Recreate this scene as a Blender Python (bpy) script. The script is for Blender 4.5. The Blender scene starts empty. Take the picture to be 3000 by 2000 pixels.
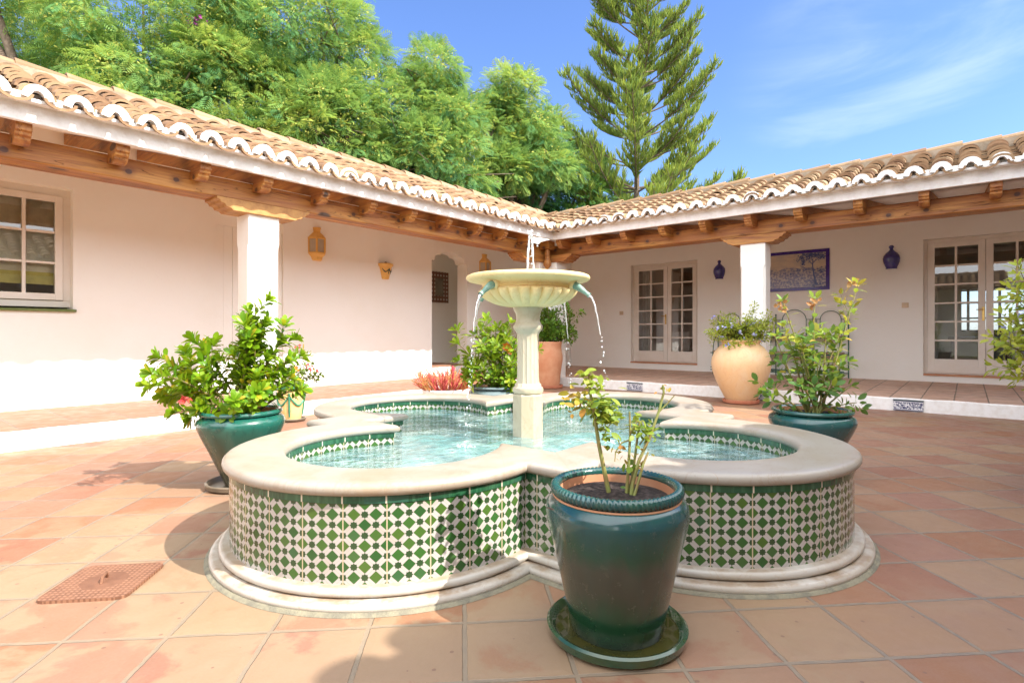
import bpy, math, random
import numpy as np
from mathutils import Vector, Matrix
R = math.radians; PI = math.pi; TAU = 2*math.pi
C = bpy.context.scene.collection
rng = np.random.default_rng(7); random.seed(7)
# axes: X runs along the shady left gallery, Y points from the courtyard into it, Z up; metres
CF = (math.cos(R(39.8)), math.sin(R(39.8)))          # camera forward
CR = (CF[1], -CF[0])                                  # camera right
def lat(l, f, o=(0, 0)): return (o[0]+l*CR[0]+f*CF[0], o[1]+l*CR[1]+f*CF[1])
def lat3(l, f, z, o=(0, 0)):
    a = lat(l, f, o); return (a[0], a[1], z)

# ------------------------------------------------------------------ materials
class S:
    def __init__(s, nt, o): s.nt, s.o = nt, o
    def _m(s, op, b=0.0, c=None, rev=False):
        n = s.nt.nodes.new('ShaderNodeMath'); n.operation = op
        ins = [b, s] if rev else [s, b]
        if c is not None: ins.append(c)
        for i, v in enumerate(ins):
            if isinstance(v, S): s.nt.links.new(v.o, n.inputs[i])
            else: n.inputs[i].default_value = v
        return S(s.nt, n.outputs[0])
    def __add__(s, b): return s._m('ADD', b)
    def __radd__(s, b): return s._m('ADD', b)
    def __sub__(s, b): return s._m('SUBTRACT', b)
    def __rsub__(s, b): return s._m('SUBTRACT', b, rev=True)
    def __mul__(s, b): return s._m('MULTIPLY', b)
    def __rmul__(s, b): return s._m('MULTIPLY', b)
    def __truediv__(s, b): return s._m('DIVIDE', b)
    def abs(s): return s._m('ABSOLUTE')
    def floor(s): return s._m('FLOOR')
    def frac(s): return s._m('FRACT')
    def min(s, b): return s._m('MINIMUM', b)
    def max(s, b): return s._m('MAXIMUM', b)
    def lt(s, b): return s._m('LESS_THAN', b)
    def gt(s, b): return s._m('GREATER_THAN', b)
    def pow(s, b): return s._m('POWER', b)
    def step(s, a, b, lo=0.0, hi=1.0):
        n = s.nt.nodes.new('ShaderNodeMapRange'); n.interpolation_type = 'SMOOTHSTEP'
        s.nt.links.new(s.o, n.inputs[0])
        for i, v in zip((1, 2, 3, 4), (a, b, lo, hi)): n.inputs[i].default_value = v
        return S(s.nt, n.outputs[0])

class M:
    def __init__(m, name):
        m.mat = bpy.data.materials.new(name); m.mat.use_nodes = True
        m.nt = m.mat.node_tree; m.nt.nodes.clear()
        m.out = m.nt.nodes.new('ShaderNodeOutputMaterial')
    def new(m, t, **k):
        n = m.nt.nodes.new(t)
        for a, v in k.items(): setattr(n, a, v)
        return n
    def set(m, n, i, v):
        if v is None: return
        if isinstance(v, S): m.nt.links.new(v.o, n.inputs[i])
        else:
            if isinstance(v, tuple) and len(v) == 3 and n.inputs[i].type == 'RGBA': v = v+(1,)
            n.inputs[i].default_value = v
    def pos(m): return S(m.nt, m.new('ShaderNodeNewGeometry').outputs['Position'])
    def obj(m): return S(m.nt, m.new('ShaderNodeTexCoord').outputs['Object'])
    def uv(m): return S(m.nt, m.new('ShaderNodeTexCoord').outputs['UV'])
    def sep(m, v):
        n = m.new('ShaderNodeSeparateXYZ'); m.set(n, 0, v)
        return [S(m.nt, o) for o in n.outputs]
    def comb(m, x=0.0, y=0.0, z=0.0):
        n = m.new('ShaderNodeCombineXYZ')
        for i, v in enumerate((x, y, z)): m.set(n, i, v)
        return S(m.nt, n.outputs[0])
    def scale(m, v, s):
        n = m.new('ShaderNodeMapping'); m.set(n, 0, v); n.inputs['Scale'].default_value = s
        return S(m.nt, n.outputs[0])
    def noise(m, v, sc, det=3.0, ro=0.5, dist=0.0):
        n = m.new('ShaderNodeTexNoise'); m.set(n, 'Vector', v); n.inputs['Scale'].default_value = sc
        n.inputs['Detail'].default_value = det; n.inputs['Roughness'].default_value = ro; n.inputs['Distortion'].default_value = dist
        return S(m.nt, n.outputs[0])
    def voro(m, v, sc, feat='F1', out=0):
        n = m.new('ShaderNodeTexVoronoi', feature=feat); m.set(n, 'Vector', v); n.inputs['Scale'].default_value = sc
        return S(m.nt, n.outputs[out])
    def white(m, v):
        n = m.new('ShaderNodeTexWhiteNoise', noise_dimensions='3D'); m.set(n, 0, v); return S(m.nt, n.outputs[0])
    def attr(m, name):
        n = m.new('ShaderNodeAttribute'); n.attribute_name = name; return S(m.nt, n.outputs['Fac'])
    def ramp(m, f, stops):
        n = m.new('ShaderNodeValToRGB'); m.set(n, 0, f); e = n.color_ramp.elements
        while len(e) < len(stops): e.new(0.5)
        for i, (p, c) in enumerate(stops): e[i].position = p; e[i].color = tuple(c)+(1,)
        return S(m.nt, n.outputs[0])
    def mix(m, f, a, b, bt='MIX'):
        n = m.new('ShaderNodeMix', data_type='RGBA', blend_type=bt); n.clamp_factor = True
        for i, v in ((0, f), (6, a), (7, b)): m.set(n, i, v)
        return S(m.nt, n.outputs[2])
    def bump(m, h, st=0.3, d=0.01, nrm=None):
        n = m.new('ShaderNodeBump'); n.inputs['Strength'].default_value = st; n.inputs['Distance'].default_value = d
        m.set(n, 'Height', h); m.set(n, 'Normal', nrm); return S(m.nt, n.outputs[0])
    def bsdf(m, col, ro=0.6, nrm=None, **k):
        n = m.new('ShaderNodeBsdfPrincipled'); m.set(n, 'Base Color', col); m.set(n, 'Roughness', ro); m.set(n, 'Normal', nrm)
        for a, v in k.items(): m.set(n, a.replace('_', ' '), v)
        return S(m.nt, n.outputs[0])
    def shader(m, t, **k):
        n = m.new(t)
        for a, v in k.items(): m.set(n, a, v)
        return S(m.nt, n.outputs[0])
    def mixs(m, f, a, b):
        n = m.new('ShaderNodeMixShader'); m.set(n, 0, f); m.set(n, 1, a); m.set(n, 2, b); return S(m.nt, n.outputs[0])
    def end(m, s):
        m.nt.links.new(s.o, m.out.inputs[0]); return m.mat

def m_plaster(name='white_plaster', a=(.91, .91, .87), b=(.885, .875, .82), bs=.4):
    m = M(name); p = m.pos(); n1 = m.noise(p, .9, 5, .6); n2 = m.noise(p, 26, 4)
    c = m.mix(n1.step(.42, .72), a, b)
    c = m.mix(m.noise(p, 7, 6, .7).step(.62, .8)*.2, c, (.76, .69, .60))
    return m.end(m.bsdf(c, .85, m.bump(m.noise(p, 6, 3)*.7+n2*.3, bs, .012)))

def m_floor(name, rot, size, gw, anchor, pal, wash):
    m = M(name); p = m.pos(); x, y, z = m.sep(p)
    wob = m.noise(p, 2.6, 2)-.5; wob2 = m.noise(m.scale(p, (1, 1, 7)), 9, 3)-.5
    c, s = math.cos(rot), math.sin(rot)
    a = ((x-anchor[0])*c+(y-anchor[1])*s)/size[0]+wob*.035+wob2*.03
    b = ((x-anchor[0])*(-s)+(y-anchor[1])*c)/size[1]+wob*.035-wob2*.03
    fa, fb = a.frac(), b.frac()
    e = fa.min(1-fa).min(fb.min(1-fb)); e = e+(m.noise(p, 40, 3)-.5)*.014
    tile = e.step(gw*.72, gw*1.2)
    idv = m.comb(a.floor(), b.floor(), 0.0)
    r1 = m.white(idv); r2 = m.white(m.comb(b.floor(), a.floor(), 3.7))
    col = m.ramp(r1, pal)
    sw = m.noise(m.comb(a+r1*9, b+r2*9, r1*5), 1.6, 5, .6, .6)
    col = m.mix(sw.step(.35, .75)*.45, col, m.ramp(r2, [(0, (.28, .155, .085)), (.5, (.275, .158, .10)), (1, (.25, .122, .076))]))
    # lime bloom and worn patches; near also paints sunlight into tiles and joints
    dx, dy = x-.55, y-1.75
    near = (dx*dx+dy*dy).step(1.2, 5.0, 1.0, 0.12)
    lb = m.noise(p, 3.2, 6, .62, .4)
    bloom = (lb+near*.14+r2*.10).step(.60, .69)*wash
    col = m.mix(bloom*(near*.55+.12), col, (.30, .215, .128))
    white_ = m.noise(p, 5.3, 6, .65, .8).step(.70, .78)*near*wash
    col = m.mix(white_*.45, col, (.38, .32, .24))
    soot = m.noise(p, 1.3, 4).step(.5, .8)
    col = m.mix(soot*.18, col, (.40, .26, .2))
    sp = m.voro(p, 15); spr = m.white(m.scale(m.voro(p, 15, 'F1', 2), (1, 1, 1)))
    speck = sp.lt(.10)*spr.gt(.5)
    col = m.mix(speck*.75, col, (.17, .09, .06))
    g = m.mix(m.noise(p, 16, 4).step(.35, .7), (.23, .178, .128), (.18, .148, .118))
    g = m.mix(near*.5, g, (.27, .205, .13))
    fin = m.mix(tile, g, col)
    fin = m.mix(m.noise(p, 110, 2).step(.3, .75)*.16, fin, (.30, .2, .15))
    h = tile*.55+e.step(gw, gw+.1)*.25+m.noise(p, 22, 5, .65)*.22
    return m.end(m.bsdf(fin, m.noise(p, 9, 3).step(.3, .7, .48, .72), m.bump(h, .75, .009)))

def m_mosaic():
    m = M('green_white_mosaic'); u, v, _ = m.sep(m.uv())
    a = ((u+.5).frac()-.5).abs(); b = ((v+.5).frac()-.5).abs()
    d1 = a+b
    dia = d1.lt(.305).max(d1.gt(.695))
    def star(dx, dy): return (dx.max(dy)).min((dx+dy)*.7071)
    st = star(.5-a, b).min(star(a, .5-b)).lt(.134)
    band = (d1-.5).abs().lt(.012)+((d1-.305).abs().lt(.016))+((d1-.695).abs().lt(.016))
    idc = m.comb((u*2+.5).floor(), (v*2+.5).floor(), 1.0); rr = m.white(idc)
    p = m.pos()
    gcol = m.ramp(rr, [(0, (.022, .085, .022)), (.45, (.035, .115, .022)), (.8, (.06, .125, .02)), (1, (.028, .10, .04))])
    scol = m.mix(m.noise(p, 60, 2), (.022, .055, .022), (.035, .07, .025))
    wcol = m.mix(m.noise(p, 9, 4).step(.45, .75), (.46, .435, .41), (.42, .375, .33))
    col = m.mix(band*.5, wcol, (.30, .25, .18)); col = m.mix(dia, col, gcol); col = m.mix(st, col, scol)
    gl = ((u*.5+.5).frac()-.5).abs().lt(.015)
    col = m.mix(gl, col, (.50, .41, .28))
    z = m.sep(p)[2]
    grime = (m.noise(p, 30, 4)*.05+z).step(.075, .105, .55, 0.0)
    col = m.mix(grime, col, (.45, .35, .22))
    h = dia.max(st)*.4+m.noise(p, 18, 2)*.3-gl*.8-band*.15
    return m.end(m.bsdf(col, .16, m.bump(h, .25, .002), Coat_Weight=.3, Coat_Roughness=.08))

def m_trim():
    m = M('green_trim_glaze'); u, v, _ = m.sep(m.uv()); p = m.pos()
    rr = m.white(m.comb((u*.5+.5).floor(), 2.0, 3.0))
    c = m.ramp(rr, [(0, (.010, .055, .03)), (.6, (.016, .085, .036)), (1, (.024, .10, .065))])
    c = m.mix(m.noise(m.scale(p, (1, 1, .2)), 55, 4).step(.45, .7)*.5, c, (.06, .19, .10))
    gl = ((u*.5+.5).frac()-.5).abs().lt(.02)
    c = m.mix(gl, c, (.66, .60, .48))
    return m.end(m.bsdf(c, .14, m.bump(m.noise(p, 30, 2)*.4-gl, .2, .002), Coat_Weight=.5, Coat_Roughness=.06))

def m_marble(name, a, b, v, ro=.32, joints=False):
    m = M(name); p = m.pos()
    n = m.noise(p, 2.2, 6, .6, 1.2)
    c = m.mix(n.step(.38, .68), a, b)
    ve = (m.noise(m.scale(p, (1, 1.6, 1)), 3.1, 7, .62, 1.6)-.5).abs().step(0, .025, 1.0, 0.0)
    c = m.mix(ve*.30, c, v)
    c = m.mix(m.noise(p, 34, 5, .7).step(.58, .78)*.3, c, v)
    h = m.noise(p, 40, 3)
    if name == 'white_marble_moulding':
        z = m.sep(p)[2]; gr = ((z-.038).abs().step(.001, .011, 1.0, 0.0)+(z-.078).abs().step(.001, .010, 1.0, 0.0)+z.step(.0, .012, 1.0, 0.0))*m.noise(p, 7, 4, .7).step(.35, .65)
        c = m.mix(gr*.75, c, (.26, .155, .075))
        st = m.noise(m.scale(p, (1, 1, .3)), 13, 5, .7).step(.60, .75); c = m.mix(st*.3, c, (.30, .24, .17))
    if joints:
        st = m.noise(p, 1.7, 7, .7, .8).step(.52, .68); c = m.mix(st*.45, c, (.33, .22, .125))
        pit = m.noise(p, 90, 2).step(.68, .75); c = m.mix(pit*.35, c, (.20, .15, .10))
        u = m.sep(m.uv())[0]
        j = ((u/6.03+.5).frac()-.5).abs().lt(.0035)
        c = m.mix(j*.65, c, (.34, .24, .16))
    return m.end(m.bsdf(c, ro, m.bump(h, .07, .004)))

def m_wood(axis):
    m = M('oiled_beam_wood_'+'xy'[axis]); p = m.pos()
    sc = (.55, 9, 9) if axis == 0 else (9, .55, 9)
    q = m.scale(p, sc); n = m.noise(q, 1.5, 8, .62, .7); n2 = m.noise(q, 5.0, 5, .7, .3)
    c = m.ramp(n, [(.28, (.11, .035, .011)), (.42, (.33, .125, .03)), (.57, (.49, .225, .05)), (.75, (.66, .36, .105))])
    c = m.mix(n2.step(.5, .74)*.5, c, (.13, .05, .022))
    blot = m.noise(p, 1.4, 3).step(.42, .66)
    c = m.mix(blot*.4, c, (.36, .12, .045))
    k = m.voro(m.scale(p, (1, 2.6, 2.6) if axis == 0 else (2.6, 1, 2.6)), 1.35)
    c = m.mix(k.step(.10, .16, .9, 0.0), c, (.05, .035, .032))
    xyz = m.sep(p); al = xyz[axis]*1.55; ci = al.floor(); w1 = m.white(m.comb(ci, 1.3, 2.2)); w2 = m.white(m.comb(ci, 5.1, 7.7))
    kd = (al-ci-.2-w1*.6)/1.55; kz = xyz[2]-2.535-w2*.11; dd = (kd*kd+kz*kz*1.4).pow(.5)+(m.noise(p, 30, 2)-.5)*.012
    c = m.mix(dd.step(.022, .036, .92, 0.0), c, (.045, .034, .036)); c = m.mix(dd.step(.03, .085, .4, 0.0), c, (.14, .045, .018))
    cr = (m.noise(m.scale(p, (.35, 5, 5) if axis == 0 else (5, .35, 5)), 2.3, 3, .5, .5)-.5).abs().step(0, .008, 1.0, 0.0)
    c = m.mix(cr*.7, c, (.04, .02, .012))
    return m.end(m.bsdf(c, .5, m.bump(n2*.4+n*.4-cr*.8, .55, .008)))

def m_rooftile():
    m = M('weathered_barrel_tile'); t = m.attr('tint'); p = m.pos()
    c = m.ramp(t, [(0, (.155, .08, .04)), (.3, (.22, .125, .062)), (.6, (.275, .172, .09)), (.85, (.31, .21, .118)), (1, (.27, .14, .072))])
    c = m.mix(m.noise(p, 7, 6, .7).step(.5, .72)*.4, c, (.36, .245, .14))
    c = m.mix(m.noise(p, 4.1, 7, .72).step(.56, .70)*.6, c, (.11, .072, .045))
    return m.end(m.bsdf(c, .85, m.bump(m.noise(p, 45, 5, .7), .4, .006)))

def m_simple(name, c, ro=.5, c2=None, sc=8, bs=.15, bd=.004, **k):
    m = M(name); p = m.pos()
    col = m.mix(m.noise(p, sc, 5, .6).step(.38, .68), c, c2 or tuple(x*.82 for x in c))
    return m.end(m.bsdf(col, ro, m.bump(m.noise(p, sc*5, 4), bs, bd), **k))

def m_glaze(name, stops, ro=.18, h=.5):
    m = M(name); o = m.obj(); x, y, z = m.sep(o)
    n = m.noise(m.scale(o, (1, 1, .35)), 7, 5, .6, .4); n2 = m.noise(o, 22, 5, .7)
    f = z/h+(n-.5)*.34
    c = m.ramp(f, stops)
    c = m.mix(n2.step(.56, .76)*.35, c, (.10, .085, .05))
    c = m.mix(m.noise(o, 4, 3).step(.55, .8)*.25, c, (.05, .13, .14))
    lime = m.noise(m.scale(o, (1, 1, .25)), 16, 6, .75).step(.66, .76)*.28; c = m.mix(lime, c, (.30, .30, .26))
    drip = m.noise(m.scale(o, (1, 1, .08)), 24, 3).step(.55, .72)*z.step(h*.45, h*.8); c = m.mix(drip*.5, c, (.008, .035, .028))
    dust = z.step(.0, h*.16, .5, 0.0)*m.noise(o, 9, 4).step(.35, .65); c = m.mix(dust, c, (.20, .16, .11))
    hh = m.noise(m.scale(o, (.15, .15, 1)), 48, 3)*.5+n2*.3
    return m.end(m.bsdf(c, n2.step(.3, .75, ro*.75, ro*1.7), m.bump(hh, .2, .004), Coat_Weight=.5, Coat_Roughness=.1))

def m_leaf(name, stops, tr=.35, ro=.42, tcol=None):
    m = M(name); t = m.attr('tint'); c = m.ramp(t, stops)
    c = m.mix(m.noise(m.pos(), 30, 2)*.22, c, (.02, .06, .01))
    b = m.bsdf(c, ro, Specular_IOR_Level=.35)
    tr_ = m.shader('ShaderNodeBsdfTranslucent', Color=m.mix(.45, c, tcol or (.30, .42, .04)))
    return m.end(m.mixs(tr, b, tr_))

def m_glass():
    m = M('window_glass'); p = m.pos()
    fr = m.new('ShaderNodeFresnel'); fr.inputs[0].default_value = 1.62
    nb = m.bump(m.noise(p, 2.2, 1), .03, .01)
    m.nt.links.new(nb.o, fr.inputs['Normal'])
    g = m.shader('ShaderNodeBsdfGlossy', Roughness=.008, Normal=nb); t = m.shader('ShaderNodeBsdfTransparent', Color=(.94, .96, .95, 1))
    return m.end(m.mixs(S(m.nt, fr.outputs[0])*1.6+.05, t, g))

def m_water():
    m = M('rippled_turquoise_water'); p = m.pos(); x, y, z = m.sep(p)
    dx, dy = x-2.83, y-2.22
    ch = (dx*dx+dy*dy).step(.15, 1.6, 1.0, .55)
    h = m.noise(p, 11, 4, .55, .9)*.6+m.noise(p, 30, 3, .5, .5)*.3*ch+m.noise(m.scale(p, (1.0, 1.7, 1)), 5, 2, .5, 1.2)*.5
    nb = m.bump(h, .55, .035)
    fr = m.new('ShaderNodeFresnel'); fr.inputs[0].default_value = 1.33; m.nt.links.new(nb.o, fr.inputs['Normal'])
    gl = m.shader('ShaderNodeBsdfGlossy', Roughness=.03, Normal=nb)
    tr = m.shader('ShaderNodeBsdfTransparent', Color=(.74, .92, .90, 1))
    df = m.shader('ShaderNodeBsdfDiffuse', Color=m.mix(m.noise(p, 4.5, 5, .62, 1.0).step(.36, .66), (.20, .42, .46), (.62, .80, .76)), Normal=nb)
    foam = m.noise(p, 6, 6, .7, 1.4).step(.48, .70, .30, .62)
    body = m.mixs(foam, tr, df)
    return m.end(m.mixs(S(m.nt, fr.outputs[0])*1.2, body, gl))

def m_poolfloor():
    m = M('pool_floor_render'); p = m.pos()
    ca = (m.voro(m.scale(p, (1, 1, 1)), 9, 'DISTANCE_TO_EDGE'))
    c = m.mix(m.noise(p, 5, 4).step(.3, .7), (.34, .60, .60), (.50, .74, .70))
    return m.end(m.bsdf(c, .6))

def m_drop():
    m = M('falling_water'); g = m.shader('ShaderNodeBsdfGlossy', Roughness=.08); d = m.shader('ShaderNodeBsdfDiffuse', Color=(.93, .95, .96, 1))
    t = m.shader('ShaderNodeBsdfTransparent', Color=(.95, .97, .97, 1))
    return m.end(m.mixs(.42, m.mixs(.32, d, g), t))

MT = {}
MT['plaster'] = m_plaster()
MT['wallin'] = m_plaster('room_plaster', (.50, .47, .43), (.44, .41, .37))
MT['court'] = m_floor('terracotta_paving', R(45), (.325, .325), .024, (2.04, .19),
    [(0, (.25, .105, .048)), (.16, (.28, .145, .075)), (.32, (.285, .178, .10)), (.46, (.25, .108, .066)), (.6, (.29, .19, .108)), (.74, (.265, .13, .086)), (.88, (.235, .092, .048)), (1, (.275, .152, .094))], 1.0)
MT['gallery2'] = m_floor('gallery_paving_toned_for_sun', 0.0, (.42, .33), .022, (.08, .14),  # same terracotta as the right gallery, darkened in colour because sun reaches it
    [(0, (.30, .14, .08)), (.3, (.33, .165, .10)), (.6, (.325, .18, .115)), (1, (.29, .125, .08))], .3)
MT['gallery'] = m_floor('gallery_paving_paled_for_shade', 0.0, (.42, .33), .022, (.08, .14),  # paler copy for the right gallery, its shade lifted through the colour
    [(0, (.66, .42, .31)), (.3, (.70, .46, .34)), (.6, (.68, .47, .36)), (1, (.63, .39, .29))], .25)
MT['mosaic'] = m_mosaic(); MT['trim'] = m_trim()
MT['coping'] = m_marble('cream_marble_coping', (.36, .32, .272), (.335, .275, .21), (.26, .18, .115), .36, True)
MT['basem'] = m_marble('white_marble_moulding', (.52, .49, .44), (.48, .43, .36), (.42, .31, .2), .34)
MT['stone'] = m_marble('honey_limestone', (.84, .69, .37), (.80, .60, .28), (.62, .42, .17), .45)
MT['shaft'] = m_marble('pale_column_marble', (.52, .46, .35), (.48, .39, .26), (.33, .25, .16), .35)
MT['woodx'] = m_wood(0); MT['woody'] = m_wood(1)
MT['corbel'] = m_simple('pale_corbel_wood', (.50, .26, .075), .55, (.36, .16, .045), 9, .4)
MT['tile'] = m_rooftile()
MT['mortar'] = m_simple('roof_mortar', (.36, .29, .21), .9, (.22, .17, .115), 6, .6, .01)
MT['lime'] = m_simple('white_limewash', (.86, .85, .83), .85, (.78, .75, .71), 14, .5, .006)
MT['cream'] = m_simple('cream_paint', (.80, .75, .68), .45, (.76, .70, .62), 4, .1)
MT['glass'] = m_glass()
MT['water'] = m_water(); MT['poolfloor'] = m_poolfloor(); MT['drop'] = m_drop()
MT['verd'] = m_simple('verdigris_bronze', (.15, .30, .25), .5, (.30, .44, .37), 30, .4)
MT['terra'] = m_simple('terracotta_clay', (.56, .25, .13), .75, (.62, .33, .19), 5, .25)
MT['redclay'] = m_simple('red_clay_saucer', (.45, .15, .08), .7, (.52, .21, .12), 9)
MT['jar'] = m_marble('pale_jar_clay', (.80, .54, .29), (.80, .60, .38), (.66, .36, .20), .55)
MT['soil'] = m_simple('dark_potting_soil', (.035, .022, .016), .95, (.13, .09, .075), 60, 1.0, .03)
G1 = [(0, (.010, .04, .016)), (.2, (.012, .05, .022)), (.36, (.045, .05, .034)), (.52, (.05, .055, .04)), (.64, (.012, .06, .034)), (.84, (.012, .062, .066)), (1, (.016, .08, .062))]
G2 = [(0, (.045, .045, .03)), (.3, (.055, .065, .04)), (.55, (.03, .08, .055)), (.8, (.014, .10, .075)), (1, (.014, .13, .095))]
G3 = [(0, (.02, .055, .045)), (.4, (.02, .07, .07)), (.7, (.018, .085, .095)), (1, (.02, .10, .08))]
G4 = [(0, (.10, .13, .13)), (.5, (.16, .21, .21)), (1, (.13, .18, .19))]
MT['glaze1'] = m_glaze('bottle_green_glaze', G1); MT['glaze2'] = m_glaze('sea_green_glaze', G2)
MT['glaze3'] = m_glaze('blue_green_glaze', G3); MT['glaze4'] = m_glaze('grey_blue_glaze', G4)
MT['rimglaze'] = m_simple('rope_rim_glaze', (.016, .075, .055), .16, (.012, .06, .065), 9, .2, .003, Coat_Weight=.5)
MT['saucer'] = m_simple('wet_green_saucer_glaze', (.035, .065, .02), .07, (.02, .075, .045), 7, .1, .003, Coat_Weight=.6)
MT['puddle'] = m_simple('murky_standing_water', (.055, .05, .012), .03, (.03, .035, .012), 9, .02, .001)
MT['brownsaucer'] = m_simple('brown_saucer_clay', (.17, .13, .09), .4, (.12, .10, .07), 7)
MT['yellow'] = m_simple('ochre_yellow_ceramic', (.76, .46, .12), .35, (.70, .40, .10), 6, .1, Coat_Weight=.2)
MT['palyellow'] = m_simple('buff_yellow_ceramic', (.78, .56, .25), .4, (.74, .50, .20), 6, .1)
MT['swag'] = m_simple('green_swag_glaze', (.05, .24, .14), .25, (.04, .18, .10), 20)
MT['dkswag'] = m_simple('dark_swag_glaze', (.03, .06, .05), .3)
MT['cobalt'] = m_simple('cobalt_blue_glaze', (.055, .045, .26), .16, (.04, .04, .20), 10, .15, .004, Coat_Weight=.4)
MT['indigo'] = m_simple('indigo_tile_glaze', (.06, .03, .28), .18, (.04, .02, .20), 12, .1)
MT['inkblue'] = m_simple('painted_blue', (.05, .08, .24), .3, (.09, .13, .32), 30)
MT['iron'] = m_simple('green_painted_iron', (.02, .12, .075), .4, (.015, .08, .06), 20)
MT['rust'] = m_simple('rusty_cast_iron', (.24, .11, .06), .75, (.18, .08, .045), 14, .5, .004)
MT['plank'] = m_simple('weathered_shelf_plank', (.42, .30, .19), .6, (.34, .23, .14), 14)
MT['switch'] = m_simple('ivory_plastic', (.72, .56, .38), .4)
MT['brass'] = m_simple('brass', (.65, .43, .15), .3, Metallic=.9)
MT['sill'] = m_simple('green_glazed_sill', (.12, .16, .04), .3, (.16, .20, .06), 20)
MT['blind'] = m_simple('beige_roller_blind', (.92, .80, .54), .8)
MT['yband'] = m_simple('yellow_blind_hem', (.78, .64, .16), .8)
MT['curtain'] = m_simple('linen_curtain', (.62, .58, .54), .9)
MT['furn'] = m_simple('dark_walnut', (.10, .055, .035), .4)
MT['whitefab'] = m_simple('white_slipcover', (.80, .78, .75), .9)
MT['cement'] = m_simple('green_grey_cement', (.25, .225, .155), .9, (.17, .155, .115), 18, .6, .008)
MT['bark'] = m_simple('grey_brown_bark', (.12, .085, .06), .9, (.17, .125, .09), 12, .8, .02)
MT['stem'] = m_simple('green_brown_stem', (.20, .17, .05), .6, (.13, .09, .03), 30)
MT['rosestem'] = m_simple('rose_cane', (.23, .26, .07), .5, (.26, .17, .06), 16)
MT['field'] = m_simple('dry_field', (.30, .28, .11), .95, (.20, .24, .08), .3)
MT['acacia'] = m_leaf('feathery_acacia_leaf', [(0, (.05, .19, .085)), (.35, (.13, .31, .10)), (.7, (.27, .42, .095)), (1, (.46, .50, .10))], .43, .65, (.45, .55, .08))
MT['acaciafl'] = m_leaf('pale_acacia_blossom', [(0, (.44, .50, .12)), (1, (.62, .56, .13))], .3, .8)
MT['darkleaf'] = m_leaf('dark_understorey_leaf', [(0, (.02, .09, .03)), (.6, (.045, .16, .045)), (1, (.10, .24, .05))], .3, .5)
MT['arau'] = m_leaf('araucaria_needles', [(0, (.09, .19, .07)), (.5, (.27, .37, .075)), (1, (.48, .52, .08))], .36, .6, (.44, .50, .07))
MT['pitto'] = m_leaf('glossy_obovate_leaf', [(0, (.06, .19, .012)), (.4, (.16, .33, .012)), (.8, (.27, .42, .014)), (.93, (.36, .46, .02)), (1, (.56, .42, .03))], .40, .32, (.42, .52, .02))
MT['hib'] = m_leaf('bright_shrub_leaf', [(0, (.07, .18, .012)), (.5, (.20, .33, .015)), (1, (.38, .46, .025))], .4, .4, (.42, .50, .03))
MT['ivy'] = m_leaf('small_dark_leaf', [(0, (.06, .16, .02)), (.6, (.13, .28, .03)), (1, (.25, .38, .04))], .38, .45)
MT['plumb'] = m_leaf('plumbago_leaf', [(0, (.15, .28, .035)), (.5, (.36, .46, .05)), (1, (.56, .56, .09))], .42, .5, (.5, .52, .06))
MT['plumb2'] = m_leaf('sun_painted_plumbago_leaf', [(0, (.18, .30, .03)), (.5, (.42, .50, .05)), (1, (.62, .60, .09))], .45, .5, (.6, .6, .08))  # brighter copy of the plumbago leaf; sunlight put into its colour
MT['rose'] = m_leaf('rose_leaf', [(0, (.06, .18, .055)), (.4, (.14, .29, .06)), (.7, (.30, .40, .05)), (.88, (.56, .50, .07)), (1, (.50, .22, .06))], .42, .45, (.45, .50, .05))
MT['lant'] = m_leaf('variegated_small_leaf', [(0, (.07, .13, .015)), (.6, (.17, .24, .03)), (1, (.30, .30, .06))], .35, .5)
MT['fire'] = m_leaf('firestick_succulent', [(0, (.56, .03, .07)), (.35, (.64, .12, .12)), (.65, (.68, .24, .10)), (1, (.64, .38, .12))], .12, .5, (.6, .2, .05))
MT['bluefl'] = m_leaf('plumbago_blossom', [(0, (.34, .34, .75)), (.5, (.52, .55, .84)), (1, (.74, .74, .82))], .3, .7, (.6, .6, .9))
MT['redfl'] = m_leaf('red_blossom', [(0, (.62, .03, .07)), (.6, (.66, .10, .05)), (1, (.72, .26, .30))], .3, .7, (.7, .1, .1))
MT['orangefl'] = m_leaf('orange_blossom', [(0, (.68, .13, .02)), (1, (.74, .30, .04))], .3, .7, (.8, .3, .05))
MT['wilted'] = m_leaf('wilted_rose', [(0, (.42, .16, .06)), (1, (.58, .36, .14))], .3, .7, (.6, .35, .1))
MT['purplefl'] = m_leaf('magenta_blossom', [(0, (.34, .03, .30)), (1, (.45, .06, .36))], .3, .7, (.5, .1, .5))

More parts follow.
